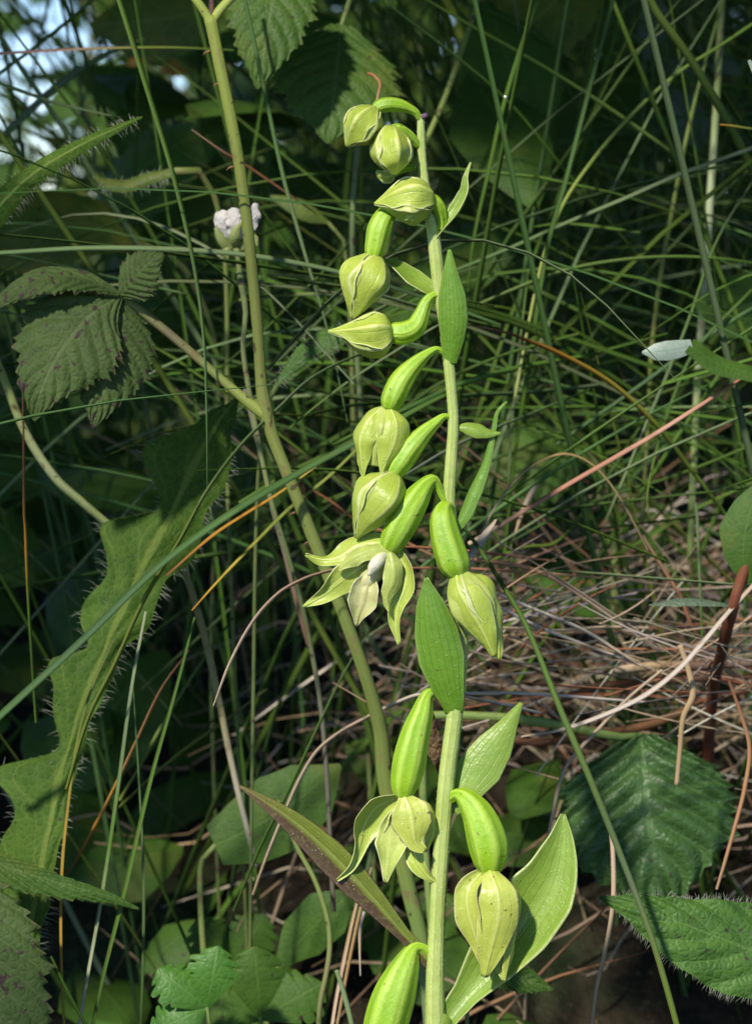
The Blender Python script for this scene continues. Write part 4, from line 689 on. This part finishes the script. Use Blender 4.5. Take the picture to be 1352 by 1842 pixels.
('second reddish cane above the arching one in the heap', [(960, 1290), (1010, 1260), (1080, 1235), (1180, 1225), (1300, 1220), (1380, 1222)], [5, 6, 7, 6, 6], [(.14, .06, .03), (.13, .055, .03), (.10, .05, .03)], (6.8, 7), 'twig'),
('thin brown tip of straw rising just behind the upper bramble leaf', [(672, 205), (680, 170), (683, 150), (672, 136), (660, 132)], [2.4, 2.2, 2.2, 3, 3], [(.46, .3, .22), (.4, .2, .1), (.35, .15, .05)], (3, 3.6), 'straw'),
('level green blade crossing behind the stem below the sixth flower', [(560, 745), (640, 728), (740, 722), (830, 712), (960, 705), (1100, 690), (1352, 650)], [3.4, 4, 4.2, 4.2, 4, 3], [DG, BG, PG, G], (4.6, 6.4), 'blade'),
('green blade rising right from behind the sixth ovary', [(600, 800), (690, 755), (760, 722), (830, 690), (930, 662), (1050, 640), (1200, 600)], [3, 5, 5.4, 5, 3.6, 2], [G, (.08, .17, .04), G, DG], (3.6, 6), 'blade'),
('pale blade slanting right under the seventh ovary', [(690, 880), (740, 848), (800, 812), (860, 782), (960, 742), (1060, 700)], [2.4, 3, 3, 2.8, 2], [PG, (.24, .28, .2), PG, G], (3.4, 6), 'blade'),
('lower green blade crossing behind the fourth bud', [(500, 500), (560, 508), (640, 520), (720, 542), (800, 566), (900, 590)], [3.4, 4, 4, 3.6], [G, PG, G], (4, 4.6), 'blade'),
('green blade level behind the tip of the fourth bud', [(430, 540), (520, 530), (620, 530), (700, 540), (800, 560)], [3, 3.8, 4, 3.4], [YG, PG, G], (4.6, 5), 'blade'),
('blade slanting up between white flower and fourth bud', [(400, 660), (470, 600), (540, 530), (600, 470), (680, 370)], [2, 3, 3, 1.5], [DG, G, DG], (6, 7), 'blade'),
('pale stalk standing behind the second and fourth buds', [(650, 760), (640, 600), (634, 480), (634, 380), (640, 300), (652, 160)], [5, 5.4, 5, 5, 4], [(.12, .17, .06), (.17, .22, .09), (.13, .19, .06), PG], (6.4, 6.4), 'stalk'),
('yellow green stalk standing right of the orchid tip', [(690, 460), (738, 320), (772, 240), (800, 175), (830, 90), (860, 0)], [4, 4.6, 5, 5, 4.6, 4], [OLV, YG, (.2, .25, .06), YG], (7, 8), 'stalk'),
('steep blade crossing the reddish straw near its middle', [(1090, 935), (1130, 840), (1165, 755), (1205, 660), (1240, 570), (1290, 430), (1370, 300)], [2.4, 3.2, 3.4, 3, 2.6, 2], [(.2, .26, .1), PG, G, PG], (5.4, 6), 'blade'),
('steep dark blade just right of the one crossing the reddish straw', [(1166, 925), (1163, 890), (1180, 810), (1210, 715), (1250, 630), (1352, 520)], [1.5, 2.6, 3.4, 3.4, 2.6], [YG, G, BG, G], (5, 6), 'blade'),
('green blade rising to the right edge below the rounded leaf', [(1000, 800), (1100, 730), (1180, 672), (1250, 620), (1352, 555), (1420, 520)], [3, 3.6, 4, 4, 3], [BG, (.07, .14, .06), BG], (6, 6), 'blade'),
('blade on the right running down to the arched straw from the orange tipped one', [(1352, 800), (1280, 830), (1200, 860), (1100, 890), (1000, 930), (900, 985)], [2.4, 3, 3.2, 3, 2], [G, DG, BG], (6, 6), 'blade'),
('green blade leaning by the tip of the straw sheath', [(880, 1010), (940, 985), (1000, 975), (1060, 905), (1130, 800), (1180, 720)], [2.4, 3.2, 3.4, 3, 2], [YG, G, DG], (5.6, 7), 'blade'),
('thin blade hanging by the red brown shoot', [(1262, 1150), (1258, 1050), (1255, 980), (1252, 920), (1240, 860)], [2, 2.6, 3, 2.6, 1], [G, (.14, .22, .08), PG], (5, 5.4), 'blade'),
('slender green stem upright right of the thin bract', [(925, 1080), (918, 980), (914, 880), (920, 760), (932, 640), (948, 500)], [2.6, 3, 2.8, 2.6, 2], [DG, (.13, .18, .06), PG, G], (6, 6), 'blade'),
('little twin tipped blade level at the upper right', [(1150, 418), (1080, 408), (1020, 402), (984, 404), (960, 408)], [2.4, 3.4, 3.6, 2.6, 1], [DG, G, G], (6, 6), 'blade'),
('bright orange based blade tip jutting from the right edge at the top', [(1420, 238), (1352, 232), (1320, 227), (1294, 224)], [3, 2.8, 2.6, 1.4], [G, G, (.14, .2, .03), OR], (4, 4), 'blade'),
('reddish thin straw pair level behind the right hand ovary', [(680, 985), (740, 984), (800, 988), (880, 995), (1000, 1010)], [2, 2.8, 3, 2], [BR, RED, (.4, .2, .12)], (4, 4), 'straw'),
('lower reddish straw level behind the right hand ovary', [(720, 1022), (780, 1022), (860, 1024), (960, 1030), (1080, 1040)], [2, 2.6, 2.6, 2], [RED, (.42, .2, .12), TAN], (4.2, 5), 'straw'),
('diagonal brown straw behind the seventh bud', [(560, 880), (600, 905), (640, 935), (700, 960), (780, 1000)], [2, 2.6, 2.6, 2], [BR, RED, (.3, .16, .1)], (4.6, 5), 'straw'),
]
for (lab, pts, wd, cols, d, kind) in TR:
    blade(lab, pts, wd, cols, d, kind, round_=kind in ('stalk', 'twig'))
mb = MB(); tube(mb, [(907, 172, Z(4.7) + 6, .5), (908, 174, Z(4.7) + 7, 2.6), (910, 177, Z(4.7) + 6, .5)], 8, 8)
s_ = NT('water_drop').start(); wm = s_.finish((.9, .93, .95), .02, trans=0, spec=1.0)
tag(mb.build('dew_drop', wm), 'tiny bright dew drop on a green blade right of the orchid tip', 'dew drop')
# ------------------------------------------------------------------ uncountable growth
def field_blade(mb, x, y, h, w, cols, lean, curve, n=9):
    a = random.uniform(0, 2 * math.pi); lx, ly = math.cos(a) * lean, math.sin(a) * lean * .5
    z0 = float(gz(x, y)) - .005
    P = []
    for q in np.linspace(0, 1, 5):
        P.append((x + lx * h * q + lx * curve * h * q * q, y + ly * h * q, z0 + h * (q - .35 * curve * q * q)))
    b = random.uniform(0, math.pi)
    ribbon(mb, P, [w * .8, w, w * .9, w * .55, w * .08], cols, random.uniform(-.9, .9), n, .3, True, (math.cos(b) * .4, -1, .1))
def vary(c, a=.25): k = random.uniform(1 - a, 1 + a); return tuple(min(1, v * k * random.uniform(.92, 1.08)) for v in c)
mb = MB()
for i in range(2100):
    y = 0.07 + 0.75 * random.random() ** 1.3; half = 0.04 + (y + .3) * .30
    x = random.uniform(-half, half)
    if x < -.02 and random.random() < .45: continue
    if x > -.01 and y < .14 and random.random() < .6: continue
    if x < -(y + .3) * .125 and random.random() < .85: continue
    c = random.choice([G, DG, DG, BG, G, G, DG, BG, YG, PG]); c = vary(c)
    field_blade(mb, x, y, random.uniform(.10, .34) * (1 + .3 * y), random.uniform(.0003, .0006) * (1 + .6 * y), [tuple(v * .9 for v in c), c, vary(c)], random.uniform(.05, .75), random.uniform(0, .9))
for i in range(430):
    y = random.uniform(.03, .22); half = .05 + (y + .3) * .26; x = random.uniform(-half, half)
    if x < -(y + .3) * .10 and random.random() < .6: continue
    z1 = max(float(gz(x, y)) + random.uniform(.015, .11), .16 - (y + .3) * random.uniform(.02, .2))
    if z1 < .16 - (y + .3) * .15 and (x < .0 or random.random() < .8): continue
    a = random.choice((-1, 1)) * random.uniform(.0, .75); L_ = random.uniform(.05, .16); sg = random.choice((-1, 1)); bw = random.uniform(.0, .02)
    c = vary(random.choice([G, G, DG, BG, BG, PG]), .3); dy = random.gauss(0, .02)
    ribbon(mb, [(x + sg * L_ * (q - .5) * math.cos(a), y + dy * q, z1 + L_ * (q - .5) * math.sin(abs(a)) * .8 + bw * (1 - (2 * q - 1) ** 2)) for q in (0, .25, .5, .75, 1)],
           [w_ * random.uniform(.00016, .0004) for w_ in (.9, 1, 1, .8, .15)], [c, vary(c, .1)], random.uniform(-.9, .9), 12, .3, True, (0, -1, .1))
for i in range(700):                                         # low grass out to the left, under the horizon
    y = random.uniform(.1, 1.8); x = -(y + .3) * random.uniform(.10, .8)
    c = vary(random.choice([G, DG, DG, BG]), .3)
    field_blade(mb, x, y, random.uniform(.05, .13), random.uniform(.0004, .0008) * (1 + .8 * y), [c, vary(c, .1)], random.uniform(.1, .9), random.uniform(0, .8), 6)
tag(mb.build('grass', M['blade'], origin=(0, .3, 0)), 'mass of thin green grass filling the shade behind the orchid', None, None, 'stuff')
mb = MB()                                                    # straw heap
for i in range(820):
    if i % 4: y = random.uniform(.085, .15); x = random.uniform(-.01, .15)
    else: y = random.uniform(.04, .40); x = random.uniform(-.09, .05 + (y + .3) * .32)
    if x < -.02 and random.random() < .6: continue
    if float(gz(x, y)) < .045 and random.random() < .72: continue
    a = random.gauss(0, .5); l = random.uniform(.015, .06); up = abs(random.gauss(0, .16)) + random.uniform(0, .05)
    z0 = float(gz(x, y)) + random.uniform(0, .012)
    dx, dy = math.cos(a) * l * random.choice((-1, 1)), math.sin(a) * l
    k = random.uniform(-.006, .006)
    c = vary(random.choice([STR, TAN, STR, (.42, .28, .17), GREY, WHT, STR, (.2, .13, .07)]), .3)
    ribbon(mb, [(x, y, z0), (x + dx * .35, y + dy * .4, z0 + l * up + .004 + k * .3), (x + dx * .7, y + dy * .7, z0 + l * up * .9 + k), (x + dx, y + dy, z0 + l * up * .3)],
           [w_ * random.uniform(.00015, .00036) for w_ in (.8, 1, 1, .5)], [c, vary(c)], random.uniform(-.8, .8), 7, .3, True, (0, -.8, .6))
for i in range(135):                                         # pale straws lying across the face of the heap
    x, y, d = random.uniform(800, 1400), random.gauss(1190, 75), random.uniform(3.2, 9.5)
    a = random.gauss(.15, .38) * random.choice((-1, 1, 1)); l = random.uniform(60, 230); bw = random.gauss(0, 14)
    c = vary(random.choice([WHT, STR, STR, TAN, (.44, .27, .17), RED, GREY]), .25)
    P = [(x + l * q * math.cos(a), y + l * q * math.sin(a) + bw * (1 - q * q), Z(d + .8 * q)) for q in (-1, -.5, 0, .5, 1)]
    ribbon(mb, W(P), [w_ * random.uniform(.00009, .0002) for w_ in (.7, 1, 1, 1, .5)], [c, vary(c, .15)], random.uniform(-.7, .7), 14, .35, True, (0, -1, .15))
for i in range(150):                                         # upright dead stems
    y = random.uniform(.06, .35); x = random.uniform(-.06, .06 + (y + .3) * .26)
    field_blade(mb, x, y, random.uniform(.04, .12), random.uniform(.0002, .0004), [vary(TAN), vary(random.choice([STR, BR, TAN]))], random.uniform(.1, 1.2), random.uniform(0, .8))
tag(mb.build('straw_litter', M['straw'], origin=(0, .2, 0)), 'tangled heap of dry straw and dead stems on the bank', None, None, 'stuff')
def leaf_quad(mb, c, d, nrm_, l, w):
    d = nrm(np.asarray(d, float)); n_ = np.asarray(nrm_, float); n_ = nrm(n_ - d * (n_ @ d)); s = np.cross(d, n_)
    V = []; U = []
    for q, ww in ((0, .08), (.2, .62), (.45, 1), (.7, .8), (.9, .35), (1, .04)):
        p = np.asarray(c) + d * l * q - n_ * l * .25 * q * q
        for uu in (-1, 0, 1): V.append(p + s * w * ww * uu - n_ * w * .25 * abs(uu)); U.append(((uu + 1) / 2, q))
    mb.add(V, grid_faces(6, 3), U)
mb = MB()
for i in range(650):                                        # shade leaves low in the thicket
    y = random.uniform(.10, .55); half = .05 + (y + .3) * .28; x = random.uniform(-half, half)
    if x > .01 and random.random() < .72: continue
    z0 = float(gz(x, y)) + random.uniform(0, .15 + .14 * random.random()) * (.35 if x < -(y + .3) * .12 else 1)
    a = random.uniform(0, 2 * math.pi); l = random.uniform(.014, .036)
    leaf_quad(mb, (x, y, z0), (math.cos(a), math.sin(a) * .6, random.uniform(-.7, .3)), (random.gauss(0, .35), -.7, .75), l, l * random.uniform(.25, .42))
for i in range(40):                                        # low leaves on the dark face of the bank
    y = random.uniform(.035, .13); x = random.uniform(-.07, .11); z0 = float(gz(x, y)) + random.uniform(.0, .03)
    if z0 > .058: continue
    a = random.uniform(0, 2 * math.pi); l = random.uniform(.012, .028)
    leaf_quad(mb, (x, y, z0), (math.cos(a), math.sin(a) * .5, random.uniform(-.6, .2)), (random.gauss(0, .35), -.7, .75), l, l * random.uniform(.25, .42))
tag(mb.build('undergrowth_leaves', M['smooth'], origin=(0, .3, 0)), 'dark leafy undergrowth in shade behind the orchid', None, None, 'stuff')
mb = MB(); sm = MB()
for i in range(150):                                        # hedge plants further back, thinning to the left
    y = random.uniform(.75, 2.2); half = (y + .3) * .34; x = random.uniform(-half, half * 1.2)
    edge = -(y + .3) * .118
    if x < edge and random.random() < .62: continue
    h = random.uniform(.35, .8) * (.6 + .35 * y); z0 = float(gz(x, y)); lx = random.uniform(-.15, .15)
    tube(sm, [(x, y, z0, .003), (x + lx * .4 * h, y, z0 + .5 * h, .0025), (x + lx * h, y, z0 + h, .0012)], 5, 5, col=[vary((.10, .10, .045))], world=True)
    for k in range(int(h * 62)):
        q = random.uniform(.08, 1); a = random.uniform(0, 2 * math.pi); l = random.uniform(.03, .07)
        c = (x + lx * h * q + random.gauss(0, .05), y + random.gauss(0, .05), z0 + h * q)
        leaf_quad(mb, c, (math.cos(a), math.sin(a), random.uniform(-.6, .4)), (random.gauss(0, .5), -.5, .8), l, l * random.uniform(.2, .36))
tag(mb.build('hedge_foliage', M['smooth'], origin=(0, 1.2, 0)), 'blurred leafy hedge behind the grass with sky showing at the left', None, None, 'stuff')
tag(sm.build('hedge_stems', M['stalk'], origin=(0, 1.2, 0)), 'blurred upright stems of the hedge', None, None, 'stuff')
# ------------------------------------------------------------------ canopy added out of view to shade the thicket, open towards the orchid
mb = MB(); sm = MB()
for i in range(66):
    sx = random.choice((-1, 1)) if i < 42 else (1 if i < 60 else -1); ys = random.uniform(-.24, 1.0) if i < 42 else (random.uniform(.0, .9) if i < 60 else random.uniform(-.2, .16)); x0 = sx * random.uniform(.55, .85); x1 = -sx * random.uniform(-.25, .5); ye = ys + random.uniform(-.25, .25)
    if ys > .42: x0 = abs(x0); x1 = random.uniform(-.06, .2)
    if i >= 42: x1 = random.uniform(-.05, .12) if i < 60 else random.uniform(-.1, .02)
    P = []
    for q in np.linspace(0, 1, 9):
        x = x0 + (x1 - x0) * q; y = ys + (ye - ys) * q
        top = .265 + .10 * max(y + .3, 0) + .04 * (i % 5)
        P.append((x, y, top * math.sin(min(1, q * 2.6) * math.pi / 2) + .02 * math.sin(7 * q + i), .0022 - .0015 * q))
    for k in range(62):
        q = random.uniform(.22, 1) * 8; j = min(int(q), 7); f_ = q - j; c = np.array(P[j][:3]) * (1 - f_) + np.array(P[j + 1][:3]) * f_
        c = c + np.array([random.gauss(0, .05), random.gauss(0, .05), random.uniform(0, .06)]); l = random.uniform(.035, .07)
        lim = .20 + .095 * max(c[1] + .3, 0) + l * .8
        if c[2] < lim: c[2] = lim + random.uniform(0, .03)
        a = random.uniform(0, 2 * math.pi); dr = np.array([math.cos(a), math.sin(a), random.uniform(-.4, .3)]); c0 = c; c = c + nrm(dr) * l * .5
        gap = False  # canopy leaves left out where sun should reach chosen plants
        for (gx_, gy_, gz_, gr_) in ((-.016, .036, .157, .009), (.045, .03, .075, .03), (.02, .035, .07, .02), (.035, .05, .11, .016), (.055, .01, .06, .03), (-.050, .03, .075, .016), (-.038, .03, .10, .010), (.044, .03, .142, .012), (.03, .04, .16, .012), (.045, .1, .075, .03), (.075, .1, .08, .03), (.018, .1, .078, .025), (.06, .06, .07, .025), (.044, .05, .06, .026), (-.008, .065, .178, .021), (-.018, .055, .188, .014)):
            kk = (c[1] - gy_) / SUN.y
            if kk > 0 and math.hypot(c[0] - SUN.x * kk - gx_, c[2] - SUN.z * kk - gz_) < gr_ + l * .45: gap = True
        if gap: continue
        if c[1] < .01:
            kk = c[1] / SUN.y; px_, pz_ = c[0] - SUN.x * kk, c[2] - SUN.z * kk
            if -.016 - l * .42 < px_ < .030 + l * .42 and .0 < pz_ < .195 + l * .45: continue
        leaf_quad(mb, c0, dr, (random.gauss(0, .35), random.gauss(-.2, .3), .9), l, l * random.uniform(.28, .42))
    tube(sm, P, 16, 5, col=[(.10, .09, .04)], world=True)
tag(mb.build('shade_canopy_leaves', M['smooth'], origin=(0, 0, .4)), 'unseen leaf canopy added overhead to shade the thicket', None, None, 'stuff')
tag(sm.build('shade_canopy_stems', M['stalk'], origin=(0, 0, .4)), 'thin stems of the added overhead shade canopy', None, None, 'stuff')
for o in bpy.data.objects:
    if '_o' in o: del o['_o']
